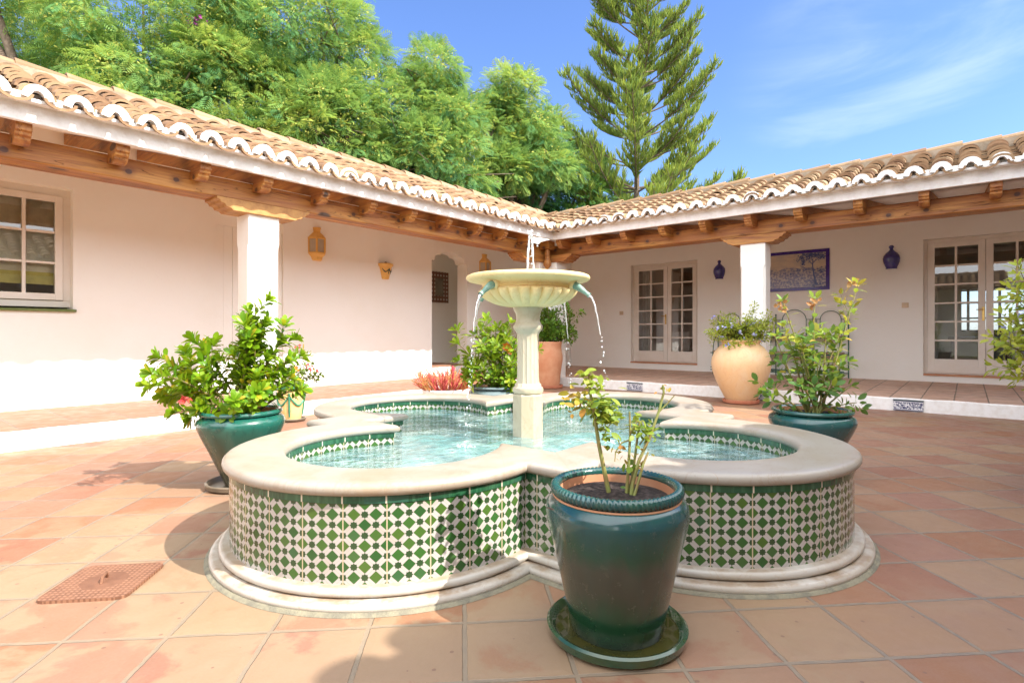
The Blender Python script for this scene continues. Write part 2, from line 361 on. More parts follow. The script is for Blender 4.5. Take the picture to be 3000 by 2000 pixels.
# ------------------------------------------------------------------ mesh helpers
class MB:
    def __init__(b): b.v, b.f, b.mi, b.uv, b.tint = [], [], [], [], []
    def face(b, pts, mi=0, uv=None, tint=.5):
        i = len(b.v); b.v += [tuple(p) for p in pts]; b.f.append(list(range(i, i+len(pts)))); b.mi.append(mi); b.uv.append(uv); b.tint.append(tint)
    def idx(b, f, mi=0, uv=None, tint=.5): b.f.append(f); b.mi.append(mi); b.uv.append(uv); b.tint.append(tint)
    def box(b, x0, x1, y0, y1, z0, z1, mi=0, T=None):
        x0, x1 = sorted((x0, x1)); y0, y1 = sorted((y0, y1)); i = len(b.v)
        P = [(x, y, z) for z in (z0, z1) for x, y in ((x0, y0), (x1, y0), (x1, y1), (x0, y1))]
        b.v += [T(*p) if T else p for p in P]
        for f in ((3, 2, 1, 0), (4, 5, 6, 7), (0, 1, 5, 4), (1, 2, 6, 5), (2, 3, 7, 6), (3, 0, 4, 7)): b.idx([i+k for k in f], mi)
    def prism(b, poly, d0, d1, fn, mi=0):
        """poly in (a, c); fn(a, depth, c) -> xyz"""
        i = len(b.v); n = len(poly)
        b.v += [fn(a, d0, c) for a, c in poly]+[fn(a, d1, c) for a, c in poly]
        b.idx([i+k for k in range(n)][::-1], mi); b.idx([i+n+k for k in range(n)], mi)
        for k in range(n): b.idx([i+k, i+(k+1) % n, i+n+(k+1) % n, i+n+k], mi)
    def lathe(b, prof, n=48, c=(0, 0, 0), mi=0, rf=None, ph=0.0, mis=None):
        i = len(b.v)
        for r, z in prof:
            for k in range(n):
                a = TAU*k/n+ph; rr = rf(r, z, a) if rf else r
                b.v.append((c[0]+rr*math.cos(a), c[1]+rr*math.sin(a), c[2]+z))
        for j in range(len(prof)-1):
            for k in range(n):
                k2 = (k+1) % n; b.idx([i+j*n+k, i+j*n+k2, i+(j+1)*n+k2, i+(j+1)*n+k], mis[j] if mis else mi)
    def tube(b, path, rad, n=6, mi=0, cap=True, tint=.5):
        path = [Vector(p) for p in path]; m = len(path)
        if not hasattr(rad, '__len__'): rad = [rad]*m
        i = len(b.v); up = Vector((.13, .21, .97)); prev = None
        for j in range(m):
            t = (path[min(j+1, m-1)]-path[max(j-1, 0)])
            t = t.normalized() if t.length > 1e-9 else Vector((0, 0, 1))
            u = (prev - t*prev.dot(t)) if prev is not None else up.cross(t)
            if u.length < 1e-4: u = Vector((1, 0, 0)).cross(t)
            u.normalize(); prev = u; w = t.cross(u)
            for k in range(n):
                a = TAU*k/n; b.v.append(tuple(path[j]+(u*math.cos(a)+w*math.sin(a))*rad[j]))
        for j in range(m-1):
            for k in range(n):
                k2 = (k+1) % n; b.idx([i+j*n+k, i+j*n+k2, i+(j+1)*n+k2, i+(j+1)*n+k], mi, None, tint)
        if cap:
            b.idx([i+k for k in range(n)][::-1], mi, None, tint); b.idx([i+(m-1)*n+k for k in range(n)], mi, None, tint)
    def blob(b, c, r, mi=0, n=8, sz=1.0):
        prof = [(max(1e-4, r*math.sin(PI*j/5)), -r*sz*math.cos(PI*j/5)) for j in range(6)]
        b.lathe(prof, n, c, mi)
    def build(b, name, mats, parent=None, smooth=None, bevel=0, loc=None):
        me = bpy.data.meshes.new(name)
        vs = b.v if loc is None else [(x-loc[0], y-loc[1], z-loc[2]) for x, y, z in b.v]
        me.from_pydata(vs, [], b.f)
        for m in (mats if isinstance(mats, (list, tuple)) else [mats]): me.materials.append(m)
        me.polygons.foreach_set('material_index', b.mi)
        if any(u is not None for u in b.uv):
            l = me.uv_layers.new(name='UVMap'); d = []
            for f, u in zip(b.f, b.uv):
                for k in range(len(f)): d += (u[k] if u else (0, 0))
            l.data.foreach_set('uv', d)
        if any(t != .5 for t in b.tint):
            at = me.attributes.new('tint', 'FLOAT', 'FACE'); at.data.foreach_set('value', b.tint)
        if smooth is not None:
            me.polygons.foreach_set('use_smooth', [True]*len(b.f)); me.set_sharp_from_angle(angle=R(smooth))
        me.update(); o = bpy.data.objects.new(name, me); C.objects.link(o)
        if loc is not None: o.location = loc
        if parent:
            o.parent = parent
            if loc is None: o.location = tuple(-c for c in parent.location)
            else: o.location = tuple(a-c for a, c in zip(loc, parent.location))
        if bevel:
            md = o.modifiers.new('edge', 'BEVEL'); md.width = bevel; md.segments = 2; md.limit_method = 'ANGLE'; md.angle_limit = R(40)
        return o
def tag(o, label=None, cat=None, group=None, kind=None):
    for k, v in (('label', label), ('category', cat), ('group', group), ('kind', kind)):
        if v: o[k] = v
    return o
def thing(name, loc, label, cat, group=None):
    o = bpy.data.objects.new(name, None); o.empty_display_size = .1; C.objects.link(o); o.location = loc
    return tag(o, label, cat, group)

def scatter(name, tv, tf, P, X, Y, Z, Sc, mat, parent, tint, kind=None, smooth=False):
    """one mesh holding a leaf shape repeated at N frames"""
    tv = np.asarray(tv, float); P = np.asarray(P, float); N = len(P); nv = len(tv)
    Sc = np.asarray(Sc, float)
    if Sc.ndim == 1: Sc = np.repeat(Sc[:, None], 3, 1)
    V = P[:, None, :]+(tv[None, :, 0:1]*Sc[:, None, 0:1])*X[:, None, :]+(tv[None, :, 1:2]*Sc[:, None, 1:2])*Y[:, None, :]+(tv[None, :, 2:3]*Sc[:, None, 2:3])*Z[:, None, :]
    if parent is not None: V = V-np.array(parent.location)[None, None, :]
    me = bpy.data.meshes.new(name); me.vertices.add(N*nv); me.vertices.foreach_set('co', V.reshape(-1).astype(np.float32))
    lens = np.array([len(f) for f in tf]); flat = np.concatenate([np.asarray(f) for f in tf]); nl = len(flat)
    idx = (flat[None, :]+(np.arange(N)*nv)[:, None]).reshape(-1)
    starts = np.concatenate([[0], np.cumsum(lens)[:-1]]); st = (starts[None, :]+(np.arange(N)*nl)[:, None]).reshape(-1)
    me.loops.add(N*nl); me.loops.foreach_set('vertex_index', idx.astype(np.int32))
    me.polygons.add(N*len(tf)); me.polygons.foreach_set('loop_start', st.astype(np.int32)); me.polygons.foreach_set('loop_total', np.tile(lens, N).astype(np.int32))
    if smooth: me.polygons.foreach_set('use_smooth', np.ones(N*len(tf), bool))
    at = me.attributes.new('tint', 'FLOAT', 'FACE'); at.data.foreach_set('value', np.repeat(np.asarray(tint, np.float32), len(tf)))
    me.materials.append(mat); me.update(calc_edges=True); me.validate()
    o = bpy.data.objects.new(name, me); C.objects.link(o)
    if parent is not None: o.parent = parent
    if kind: o['kind'] = kind
    return o
def norm(a): return a/np.maximum(np.linalg.norm(a, axis=-1, keepdims=True), 1e-9)
def frames(D, U=None):
    D = norm(np.asarray(D, float)); U = np.tile([0., 0., 1.], (len(D), 1)) if U is None else np.asarray(U, float)
    Yv = np.cross(U, D); bad = np.linalg.norm(Yv, axis=1) < 1e-3; Yv[bad] = np.cross([1., 0, 0.1], D[bad]); Yv = norm(Yv); Zv = np.cross(D, Yv)
    return D, Yv, Zv
LEAF_V = [(0, 0, 0)]+[(x, s*w_, .10*abs(s)*w_-.20*x*x+.02*x) for x, w_ in ((.25, .20), (.5, .38), (.72, .46), (.90, .33)) for s in (1, 0, -1)]+[(1, 0, -.19)]
LEAF_F = [(0, 2, 1), (0, 3, 2)]+[(q+a, q+a+1, q+a+4, q+a+3) for q in (1, 4, 7) for a in (0, 1)]+[(10, 11, 13), (11, 12, 13)]
OVAL_V = [(0, 0, 0)]+[(x, s*w_, .12*abs(s)*w_-.14*x*x+.02*x) for x, w_ in ((.2, .27), (.45, .40), (.68, .36), (.88, .18)) for s in (1, 0, -1)]+[(1, 0, -.13)]
PETAL_V = [(0, 0, 0), (.6, .42, .1), (1, 0, .02), (.6, -.42, .1)]; PETAL_F = [(0, 3, 2), (0, 2, 1)]
def spray_tmpl():
    v, f = [], []
    for j in range(7):
        x = .08+.92*j/7; L = .42*math.sin(PI*(.18+.74*j/6))
        for s in (1, -1):
            i = len(v); ax, ay = math.cos(R(52)), s*math.sin(R(52)); w = .032
            dz = -.12*x*x
            v += [(x, 0, dz), (x+ax*L*.55-ay*w, ay*L*.55+ax*w, dz-.02), (x+ax*L, ay*L, dz-.10*L*2), (x+ax*L*.55+ay*w, ay*L*.55-ax*w, dz-.02)]
            f.append((i, i+3, i+2, i+1))
    return v, f
SPRAY_V, SPRAY_F = spray_tmpl()

# ------------------------------------------------------------------ camera, light, sky
cam = bpy.data.cameras.new('camera'); co = bpy.data.objects.new('camera', cam); C.objects.link(co)
co.location = (0, 0, 1); co.rotation_euler = (R(90), 0, R(39.8-90)); cam.sensor_width = 36; cam.lens = 36*1605/3000
cam.shift_y = -24/3000; cam.clip_start = .05; cam.clip_end = 2000; bpy.context.scene.camera = co
SUN = Vector((.186, -1.008, 1)).normalized()
sd = bpy.data.lights.new('sun', 'SUN'); sd.energy = 2.5; sd.angle = R(.5); sd.color = (1, .94, .85)
so = bpy.data.objects.new('sun', sd); C.objects.link(so); so.rotation_euler = SUN.to_track_quat('Z', 'Y').to_euler(); so.location = (0, -8, 9)
w = bpy.data.worlds.new('World'); bpy.context.scene.world = w; w.use_nodes = True; nt = w.node_tree
bg = nt.nodes['Background']; sky = nt.nodes.new('ShaderNodeTexSky'); sky.sky_type = 'NISHITA'; sky.sun_disc = False
sky.sun_elevation = math.asin(SUN.z); sky.sun_rotation = math.atan2(SUN.x, SUN.y)
sky.air_density = 1.0; sky.dust_density = .6; sky.ozone_density = 2.2
tc = nt.nodes.new('ShaderNodeTexCoord'); mp = nt.nodes.new('ShaderNodeMapping'); mp.inputs['Scale'].default_value = (1.1, 1.1, 4.2); mp.inputs['Rotation'].default_value = (.25, .2, .5)
nz = nt.nodes.new('ShaderNodeTexNoise'); nz.inputs['Scale'].default_value = 1.9; nz.inputs['Detail'].default_value = 8; nz.inputs['Roughness'].default_value = .55; nz.inputs['Distortion'].default_value = .8
dt = nt.nodes.new('ShaderNodeVectorMath'); dt.operation = 'DOT_PRODUCT'; dt.inputs[1].default_value = (.93, .02, .36)
mr = nt.nodes.new('ShaderNodeMapRange'); mr.interpolation_type = 'SMOOTHSTEP'; mr.inputs[1].default_value = .955; mr.inputs[2].default_value = .998
mr2 = nt.nodes.new('ShaderNodeMapRange'); mr2.interpolation_type = 'SMOOTHSTEP'; mr2.inputs[1].default_value = .46; mr2.inputs[2].default_value = .72
mu = nt.nodes.new('ShaderNodeMath'); mu.operation = 'MULTIPLY'; mu2 = nt.nodes.new('ShaderNodeMath'); mu2.operation = 'MULTIPLY'; mu2.inputs[1].default_value = .34
mx = nt.nodes.new('ShaderNodeMix'); mx.data_type = 'RGBA'; mx.inputs[7].default_value = (2.2, 2.5, 2.8, 1)
L = nt.links.new
L(tc.outputs['Generated'], mp.inputs[0]); L(mp.outputs[0], nz.inputs['Vector']); L(tc.outputs['Generated'], dt.inputs[0])
L(dt.outputs['Value'], mr.inputs[0]); L(nz.outputs[0], mr2.inputs[0]); L(mr.outputs[0], mu.inputs[0]); L(mr2.outputs[0], mu.inputs[1]); L(mu.outputs[0], mu2.inputs[0])
L(mu2.outputs[0], mx.inputs[0]); tint = nt.nodes.new('ShaderNodeMix'); tint.data_type = 'RGBA'; tint.blend_type = 'MULTIPLY'; tint.inputs[0].default_value = 1; tint.inputs[7].default_value = (.375, .435, .585, 1)
L(sky.outputs[0], tint.inputs[6]); L(tint.outputs[2], mx.inputs[6]); # added white fill over the unseen sky half behind the camera, brightening the shade
db = nt.nodes.new('ShaderNodeVectorMath'); db.operation = 'DOT_PRODUCT'; db.inputs[1].default_value = (-.45, -.85, .26)
mb = nt.nodes.new('ShaderNodeMapRange'); mb.interpolation_type = 'SMOOTHSTEP'; mb.inputs[1].default_value = -.22; mb.inputs[2].default_value = .30; mb.inputs[4].default_value = .9
mc = nt.nodes.new('ShaderNodeMix'); mc.data_type = 'RGBA'; mc.inputs[7].default_value = (7.2, 7.3, 7.5, 1)
L(tc.outputs['Generated'], db.inputs[0]); L(db.outputs['Value'], mb.inputs[0]); L(mb.outputs[0], mc.inputs[0]); L(mx.outputs[2], mc.inputs[6]); L(mc.outputs[2], bg.inputs[0]); bg.inputs[1].default_value = .15
sc = bpy.context.scene; sc.view_settings.view_transform = 'Standard'; sc.view_settings.look = 'None'; sc.view_settings.exposure = 1.87; sc.view_settings.gamma = 1
sc.cycles.max_bounces = 16; sc.cycles.diffuse_bounces = 14; sc.cycles.transparent_max_bounces = 16; sc.cycles.use_denoising = True
sc.cycles.caustics_reflective = False; sc.cycles.caustics_refractive = False; sc.cycles.sample_clamp_indirect = 8

# ------------------------------------------------------------------ ground and galleries
b = MB(); b.face([(-600, -600, -.03), (600, -600, -.03), (600, 600, -.03), (-600, 600, -.03)]); tag(b.build('ground', MT['field']), kind='structure')
b = MB(); b.face([(-5, -2.0, 0), (8.66, -2.0, 0), (8.66, 6.245, 0), (-5, 6.245, 0)]); tag(b.build('courtyard_floor', MT['court']), kind='structure')
EY, EX = 5.78, 8.14
b = MB()   # raised gallery floor: terracotta top, limewashed riser with a slightly wavy edge
gz = .16
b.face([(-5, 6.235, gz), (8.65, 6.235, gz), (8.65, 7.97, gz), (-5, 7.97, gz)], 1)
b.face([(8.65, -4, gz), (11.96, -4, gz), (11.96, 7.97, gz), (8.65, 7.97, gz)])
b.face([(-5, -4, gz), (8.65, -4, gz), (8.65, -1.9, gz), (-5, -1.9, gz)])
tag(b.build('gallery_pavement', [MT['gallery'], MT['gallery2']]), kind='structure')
b = MB()
def riser(p0, p1, nrm):
    n = int(math.hypot(p1[0]-p0[0], p1[1]-p0[1])/.09); prev = None
    for i in range(n+1):
        t = i/n; x, y = p0[0]+(p1[0]-p0[0])*t, p0[1]+(p1[1]-p0[1])*t
        k = .004*math.sin(i*.7)+.003*math.sin(i*2.3+1)
        zt = gz+.005+.004*math.sin(i*1.13)+.003*math.sin(i*.41)+random.uniform(-.002, .003)
        col = [(x+nrm[0]*(.016+k), y+nrm[1]*(.016+k), -.02), (x+nrm[0]*(.012+k), y+nrm[1]*(.012+k), zt-.012), (x+nrm[0]*.002, y+nrm[1]*.002, zt), (x-nrm[0]*.03, y-nrm[1]*.03, gz+.003)]
        if prev:
            for j in range(3): b.face([prev[j], col[j], col[j+1], prev[j+1]])
        prev = col
riser((-5, 6.235), (8.66, 6.235), (0, -1)); riser((8.65, 6.24), (8.65, -2), (-1, 0)); riser((-5, -1.9), (8.66, -1.9), (0, 1))
tag(b.build('gallery_step', MT['lime'], smooth=50), kind='structure')

# ------------------------------------------------------------------ house
house = thing('courtyard_house', (0, 0, 0), 'white single storey house with tiled gallery roofs around the courtyard', 'house')
b = MB(); YW, TH = 7.96, .28
def arch(x0, x1, zs):
    c = (x0+x1)/2; h = (x1-x0)/2; p = []
    half = [(-h, zs), (-h+.075, zs)]+[(-h+.075+.10*(1-math.cos(a)), zs+.02+.10*math.sin(a)) for a in np.linspace(0, PI/2, 6)]
    half += [(-h+.235, zs+.12)]+[(-h+.235+(h-.235)*(1-math.cos(a)), zs+.12+.075*math.sin(a)) for a in np.linspace(.25, PI/2, 7)]
    p = [(c+x, z) for x, z in half]+[(c-x, z) for x, z in half[::-1][1:]]
    return p
FY = lambda a, d, c: (a, d, c)
ZT = 3.35
for x0, x1, z0, z1 in [(-5, .1, -.02, ZT), (.1, 1.62, -.02, 1.26), (.1, 1.62, 2.66, ZT), (1.62, 3.18, -.02, ZT), (3.18, 4.15, 2.65, ZT), (4.15, 7.135, -.02, ZT), (7.135, 8.1, -.02, .345), (8.1, 12.2, -.02, ZT)]:
    b.box(x0, x1, YW, YW+TH, z0, z1)
ar = arch(7.135, 8.1, 2.425); b.prism([(7.135, ZT)]+ar+[(8.1, ZT)], YW, YW+TH, FY)
b.box(3.18, 4.15, YW+.022, YW+TH, 2.502, 2.65)
w1 = b.build('wall', MT['plaster'], house)
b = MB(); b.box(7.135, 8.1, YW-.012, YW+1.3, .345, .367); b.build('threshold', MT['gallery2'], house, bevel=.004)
XW = 11.95
b = MB()
for y0, y1, z0, z1 in [(-4, -1.05, -.02, ZT), (-1.05, .606, -.02, .29), (-1.05, .606, 2.635, ZT), (.606, 4.613, -.02, ZT), (4.613, 6.238, -.02, .322), (4.613, 6.238, 2.63, ZT), (6.238, 7.955, -.02, ZT)]:
    b.box(XW, XW+TH, y0, y1, z0, z1)
b.build('wall', MT['plaster'], house)
b = MB(); b.box(-5, 12.2, -4.0, -3.7, -.02, ZT); b.build('wall', MT['plaster'], house)
b = MB(); b.box(-8.3, -8, -4, 8, -.02, ZT); b.build('wall', MT['plaster'], house)
# rooms behind the openings (inward faces only matter)
def room(x0, x1, y0, y1, open_side, z1=2.9, win=None):
    b = MB(); t = .06
    b.box(x0, x1, y0, y1, .10, .16, 1); b.box(x0, x1, y0, y1, z1, z1+t)
    if open_side == 'y':
        b.box(x0-t, x0, y0, y1, .1, z1); b.box(x1, x1+t, y0, y1, .1, z1); b.box(x0, x1, y1, y1+t, .1, z1)
    else:
        b.box(x0, x1, y0-t, y0, .1, z1); b.box(x0, x1, y1, y1+t, .1, z1)
        if win:
            a0, a1, c0, c1 = win
            for p0, p1, q0, q1 in ((y0, a0, .1, z1), (a1, y1, .1, z1), (a0, a1, .1, c0), (a0, a1, c1, z1)): b.box(x1, x1+t, p0, p1, q0, q1)
        else: b.box(x1, x1+t, y0, y1, .1, z1)
    return b.build('room', [MT['wallin'], MT['gallery']], house)
room(-.6, 2.6, YW+TH+.01, 11.2, 'y')
room(12.24, 15.6, 3.6, 7.6, 'x')
room(12.24, 16.0, -3.0, 1.4, 'x', win=(-2.2, .12, 1.04, 1.98))
b = MB()
for y in (-2.2, -1.66, -1.1, -.55, -.02): b.box(16.0, 16.04, y, y+.05, 1.04, 1.98)
for z in (1.04, 1.32, 1.66, 1.94): b.box(15.99, 16.05, -2.2, .12, z, z+.035)
b.build('window', MT['furn'], house)
# arched corridor behind the gallery: side walls and back wall
b = MB(); b.box(6.6, 6.66, YW+TH, 9.3, .3, 2.9); b.box(9.4, 9.46, YW+TH, 9.3, .3, 2.9); b.box(6.6, 9.46, 9.3, 9.36, .3, 2.9); b.box(6.6, 9.46, YW+TH, 9.36, 2.9, 2.96); b.box(6.6, 9.46, YW+TH+.002, 9.36, .28, .345)
b.build('corridor', MT['plaster'], house)
# recessed plank door behind the pillar
d = MB()
for i in range(6): d.box(3.30+i*.128, 3.30+i*.128+.122, YW+.045, YW+.08, .17, 2.50)
d.box(3.185, 3.295, YW+.03, YW+.2, .17, 2.50); d.box(4.07, 4.145, YW+.03, YW+.2, .17, 2.50); d.box(3.296, 4.069, YW+.078, YW+.2, .17, 2.50)
d.build('door', MT['plaster'], house, bevel=.004)
# left window
wf = MB(); yy = YW+.10
wf.box(.1, 1.62, yy+.03, yy+.11, 2.58, 2.66); wf.box(.1, 1.62, yy+.03, yy+.11, 1.30, 1.375); wf.box(1.55, 1.62, yy+.03, yy+.11, 1.375, 2.58); wf.box(.1, .17, yy+.03, yy+.11, 1.375, 2.58)
for c0, c1 in ((.17, .86), (.86, 1.55)):
    wf.box(c0+.005, c0+.075, yy, yy+.07, 1.38, 2.575); wf.box(c1-.075, c1-.005, yy, yy+.07, 1.38, 2.575)
    wf.box(c0+.075, c1-.075, yy, yy+.07, 1.38, 1.455); wf.box(c0+.075, c1-.075, yy, yy+.07, 2.505, 2.575)
    m = (c0+c1)/2; wf.box(m-.016, m+.016, yy+.005, yy+.06, 1.455, 2.505)
    for z in (1.805, 2.155): wf.box(c0+.075, c1-.075, yy+.008, yy+.055, z-.013, z+.013)
win = wf.build('window', MT['cream'], house, bevel=.004)
b = MB(); b.face([(.2, yy+.04, 1.42), (1.52, yy+.04, 1.42), (1.52, yy+.04, 2.54), (.2, yy+.04, 2.54)]); b.build('pane', MT['glass'], win)
b = MB(); b.box(.08, 1.645, YW-.045, YW+.13, 1.245, 1.275); b.build('sill', MT['sill'], win, bevel=.006)
b = MB(); b.box(.12, 1.60, YW+.222, YW+.232, 1.70, 2.62); b.box(.12, 1.60, YW+.217, YW+.237, 1.56, 1.70, 1); b.build('blind', [MT['blind'], MT['yband']], win)

# French doors
def french(y0, y1, z0, z1, ym, handle_y):
    b = MB(); X = XW+.11
    b.box(X+.02, X+.10, y0, y0+.055, z0, z1); b.box(X+.02, X+.10, y1-.055, y1, z0, z1); b.box(X+.02, X+.10, y0+.055, y1-.055, z1-.055, z1); b.box(X+.02, X+.10, y0+.055, y1-.055, z0, z0+.02)
    fr = b.build('french_door', MT['cream'], house, bevel=.004)
    for a0, a1 in ((y0+.055, ym), (ym, y1-.055)):
        a0 += .003; a1 -= .003; l = MB(); zb, zt = z0+.02, z1-.06
        gb, gt = z0+.26, zt-.085; st = .095
        l.box(X, X+.05, a0, a0+st, zb, zt); l.box(X, X+.05, a1-st, a1, zb, zt); l.box(X, X+.05, a0+st, a1-st, gt, zt); l.box(X, X+.05, a0+st, a1-st, zb, gb)
        mm = (a0+a1)/2; l.box(X+.004, X+.046, mm-.017, mm+.017, gb, gt)
        for k in range(1, 6):
            z = gb+(gt-gb)*k/6; l.box(X+.007, X+.043, a0+st, a1-st, z-.015, z+.015)
        lf = l.build('leaf', MT['cream'], fr, bevel=.003)
        g = MB(); g.face([(X+.025, a0+st-.01, gb), (X+.025, a1-st+.01, gb), (X+.025, a1-st+.01, gt), (X+.025, a0+st-.01, gt)]); g.build('pane', MT['glass'], fr)
    h = MB(); h.box(X-.012, X+.0, handle_y-.016, handle_y+.016, 1.05+.16, 1.28+.16); h.tube([(X-.01, handle_y, 1.4), (X-.05, handle_y, 1.4), (X-.055, handle_y+.09, 1.395)], .009, 8)
    h.build('handle', MT['brass'], fr)
    s = MB(); s.box(XW-.03, XW+.13, y0-.0, y1+.0, z0-.028, z0-.002); s.build('sill', MT['terra'], fr, bevel=.004)
french(4.613, 6.238, .325, 2.628, 5.36, 5.40)
french(-1.05, .606, .295, 2.632, -.222, -.19)
b = MB()
def drape(x, y0, y1, z0, z1, n=5):
    k = n*8; pr = None
    for i in range(k+1):
        t = i/k; yv = y0+(y1-y0)*t; xv = x+.03*math.sin(t*n*TAU)
        if pr: b.face([(pr[0], pr[1], z0), (xv, yv, z0), (xv, yv, z1), (pr[0], pr[1], z1)])
        pr = (xv, yv)
for a in ((12.5, 4.62, 4.85, .2, 2.6, 3), (12.5, 5.95, 6.2, .2, 2.6, 3), (12.5, .42, .60, .2, 2.0, 3)):
    b = MB(); drape(*a); b.build('curtain', MT['curtain'], house, smooth=60)
# furniture glimpsed inside
b = MB()
b.box(13.5, 13.95, 5.42, 5.94, .55, .62); b.box(13.5, 13.55, 5.42, 5.94, .62, 1.05)
t = thing('slipcovered_chair', (13.7, 5.6, .16), 'white covered chair back seen through the far French door', 'chair'); b.build('cover', MT['whitefab'], t, bevel=.02)
for xc, yc in ((13.52, 5.43), (13.52, 5.89), (13.89, 5.43), (13.89, 5.89)):
    b = MB(); b.box(xc, xc+.04, yc, yc+.04, .16, .55); b.build('leg', MT['furn'], t)
t = thing('side_table', (13.6, -.15, .16), 'brown wooden table inside the room behind the right French door', 'table')
b = MB(); b.box(13.2, 14.0, -.65, .30, .88, .93); b.build('table_top', MT['furn'], t, bevel=.01)
for x_, y_ in ((13.25, -.6), (13.25, .2), (13.9, -.6), (13.9, .2)):
    b = MB(); b.box(x_, x_+.06, y_, y_+.06, .16, .88); b.build('leg', MT['furn'], t)

# roofs -------------------------------------------------------------
TL = lambda s, t, z: (s, t, z)                 # left wing: s along x, t outward y
TR = lambda s, t, z: (t, s, z)                 # right wing
TE = lambda s, t, z: (s, -t, z)                # near wing behind the camera, eave at y=-1.43
TS = lambda s, t, z: (-t, s, z)
PER = .265
def roof(T, e, s0, s1, rt, z0, z1, lo, hi, soff=0.0, det=True):
    """lo/hi: valley limits of s as functions of t (or None)"""
    b = MB(); sl = (z1-z0)/(rt-e); n = int((s1-s0)/PER)
    nc = max(5, round((rt-e)*math.sqrt(1+sl*sl)/0.205)); dt = (rt-e)/nc
    inside = lambda s, t: (lo is None or s > lo(t)) and (hi is None or s < hi(t))
    def tile(sc, t0, up, r0, r1, hgt, lift, tint, L=1.32, jit=0.0):
        ns = 8; rings = []
        tb = t0+dt*L
        for j, (t, r, lf) in enumerate(((t0, r0, lift), (tb, r1, 0.0))):
            ring = []
            for k in range(ns+1):
                a = PI*k/ns; ds = -math.cos(a)*r; dz = math.sin(a)*hgt*(r/r0)
                zz = z0+(t-e)*sl+lf+(dz if up else -dz)
                ring.append(T(sc+ds+jit*(j-.5), t, zz))
            rings.append(ring)
        for k in range(ns): b.face([rings[0][k], rings[0][k+1], rings[1][k+1], rings[1][k]], 0, None, tint)
        th = .024; inner = []
        for k in range(ns+1):
            a = PI*k/ns; ds = -math.cos(a)*(r0-th); dz = math.sin(a)*(hgt-th)
            zz = z0+(t0-e)*sl+lift+(dz if up else -dz-2*th*0)
            inner.append(T(sc+ds+jit*-.5, t0+.001, zz-(.0 if up else 0)))
        for k in range(ns): b.face([rings[0][k], rings[0][k+1], inner[k+1], inner[k]], 0, None, tint*.9+.04)
    for i in range(n+1):
        sc = s0+i*PER+.012*math.sin(i*1.7)
        for j in range(nc):
            t0 = e+j*dt; slip = (random.uniform(-.05, .03), random.uniform(.01, .022), random.uniform(-.03, .03)) if random.random() < .05 and j > 0 else (0, 0, 0)
            if inside(sc+PER/2, t0+dt*.6):
                tile(sc+PER/2+random.uniform(-.006, .006), t0+random.uniform(-.008, .008)-(.02 if j == 0 else 0), False, .112, .095, .075, .048+random.uniform(-.004, .004), min(.99, max(.01, random.gauss(.42, .2))), jit=random.uniform(-.012, .012))
            if inside(sc, t0+dt*.6):
                tile(sc+random.uniform(-.007, .007), t0+slip[0]+random.uniform(-.014, .014), True, .108, .088, .088, .026+slip[1]+random.uniform(-.006, .008), min(.99, max(.01, random.gauss(.52, .27))), jit=slip[2]+random.uniform(-.018, .018))
    def lim(t, s, f, mx_): return s if f is None else (mx_(s, f(t)))
    q = []
    for t, z in ((e+.14, z0+.02), (rt, z1-.03)):
        q.append((lim(t, s0, lo, max), t, z)); q.append((lim(t, s1, hi, min), t, z))
    b.face([T(*q[0]), T(*q[1]), T(*q[3]), T(*q[2])], 1)
    b.face([T(q[2][0], rt, z1+.02), T(q[3][0], rt, z1+.02), T(q[3][0], rt+3.0, z1-.02), T(q[2][0], rt+3.0, z1-.02)], 1)
    rf = b.build('roof', [MT['tile'], MT['mortar']], house, smooth=45)
    # limewashed mortar arcs under the eave row
    b = MB(); ns = 9
    for i in range(n+1):
        sc = s0+i*PER
        if not inside(sc, e+.03): continue
        ro, ri = .106+random.uniform(-.004, .006), .044+random.uniform(-.008, .008); zc = z0+.044; t_ = e-.010+random.uniform(-.006, .004)
        h = random.uniform(.92, 1.0)
        O = [(sc-math.cos(PI*k/ns)*ro, zc+math.sin(PI*k/ns)*ro*.84-.022*abs(math.cos(PI*k/ns))**3) for k in range(ns+1)]
        I = [(sc-math.cos(PI*k/ns)*ri*1.02, zc+math.sin(PI*k/ns)*ri*.80*h-.034*abs(math.cos(PI*k/ns))**3) for k in range(ns+1)]
        for k in range(ns):
            f = lambda p, t: T(p[0], t, p[1])
            b.face([f(O[k], t_), f(O[k+1], t_), f(I[k+1], t_), f(I[k], t_)]); b.face([f(I[k], t_), f(I[k+1], t_), f(I[k+1], t_+.07), f(I[k], t_+.07)])
            b.face([f(O[k], t_), f(O[k+1], t_), f(O[k+1], t_+.07), f(O[k], t_+.07)])
        for P_ in (0, ns): b.face([f(O[P_], t_), f(I[P_], t_), f(I[P_], t_+.07), f(O[P_], t_+.07)])
    if det: b.build('eave_mortar', MT['lime'], rf, smooth=40)
    # ridge: bed of mortar and a row of cap tiles
    b = MB(); s = q[2][0]+.0; c = 0
    while s < q[3][0]:
        Lr = .40; tint = random.uniform(.2, .8); dz = random.uniform(-.008, .008)
        for k in range(8):
            a0, a1 = PI*k/8, PI*(k+1)/8; r0, r1 = .105, .092
            P = lambda a, r, ss, lf: T(ss, rt-math.cos(a)*r, z1+.035+dz+lf+math.sin(a)*r*.9)
            b.face([P(a0, r0, s, .022), P(a1, r0, s, .022), P(a1, r1, s+Lr*1.12, 0), P(a0, r1, s+Lr*1.12, 0)], 0, None, tint)
            b.face([P(a0, r0, s, .022), P(a1, r0, s, .022), P(a1, r0-.018, s, .022), P(a0, r0-.018, s, .022)], 0, None, tint)
        s += Lr
    b.box(q[2][0], q[3][0], rt-.13, rt+.13, z1-.06, z1+.055, 1, T)
    b.build('ridge', [MT['tile'], MT['mortar']], rf, smooth=45)
    return rf
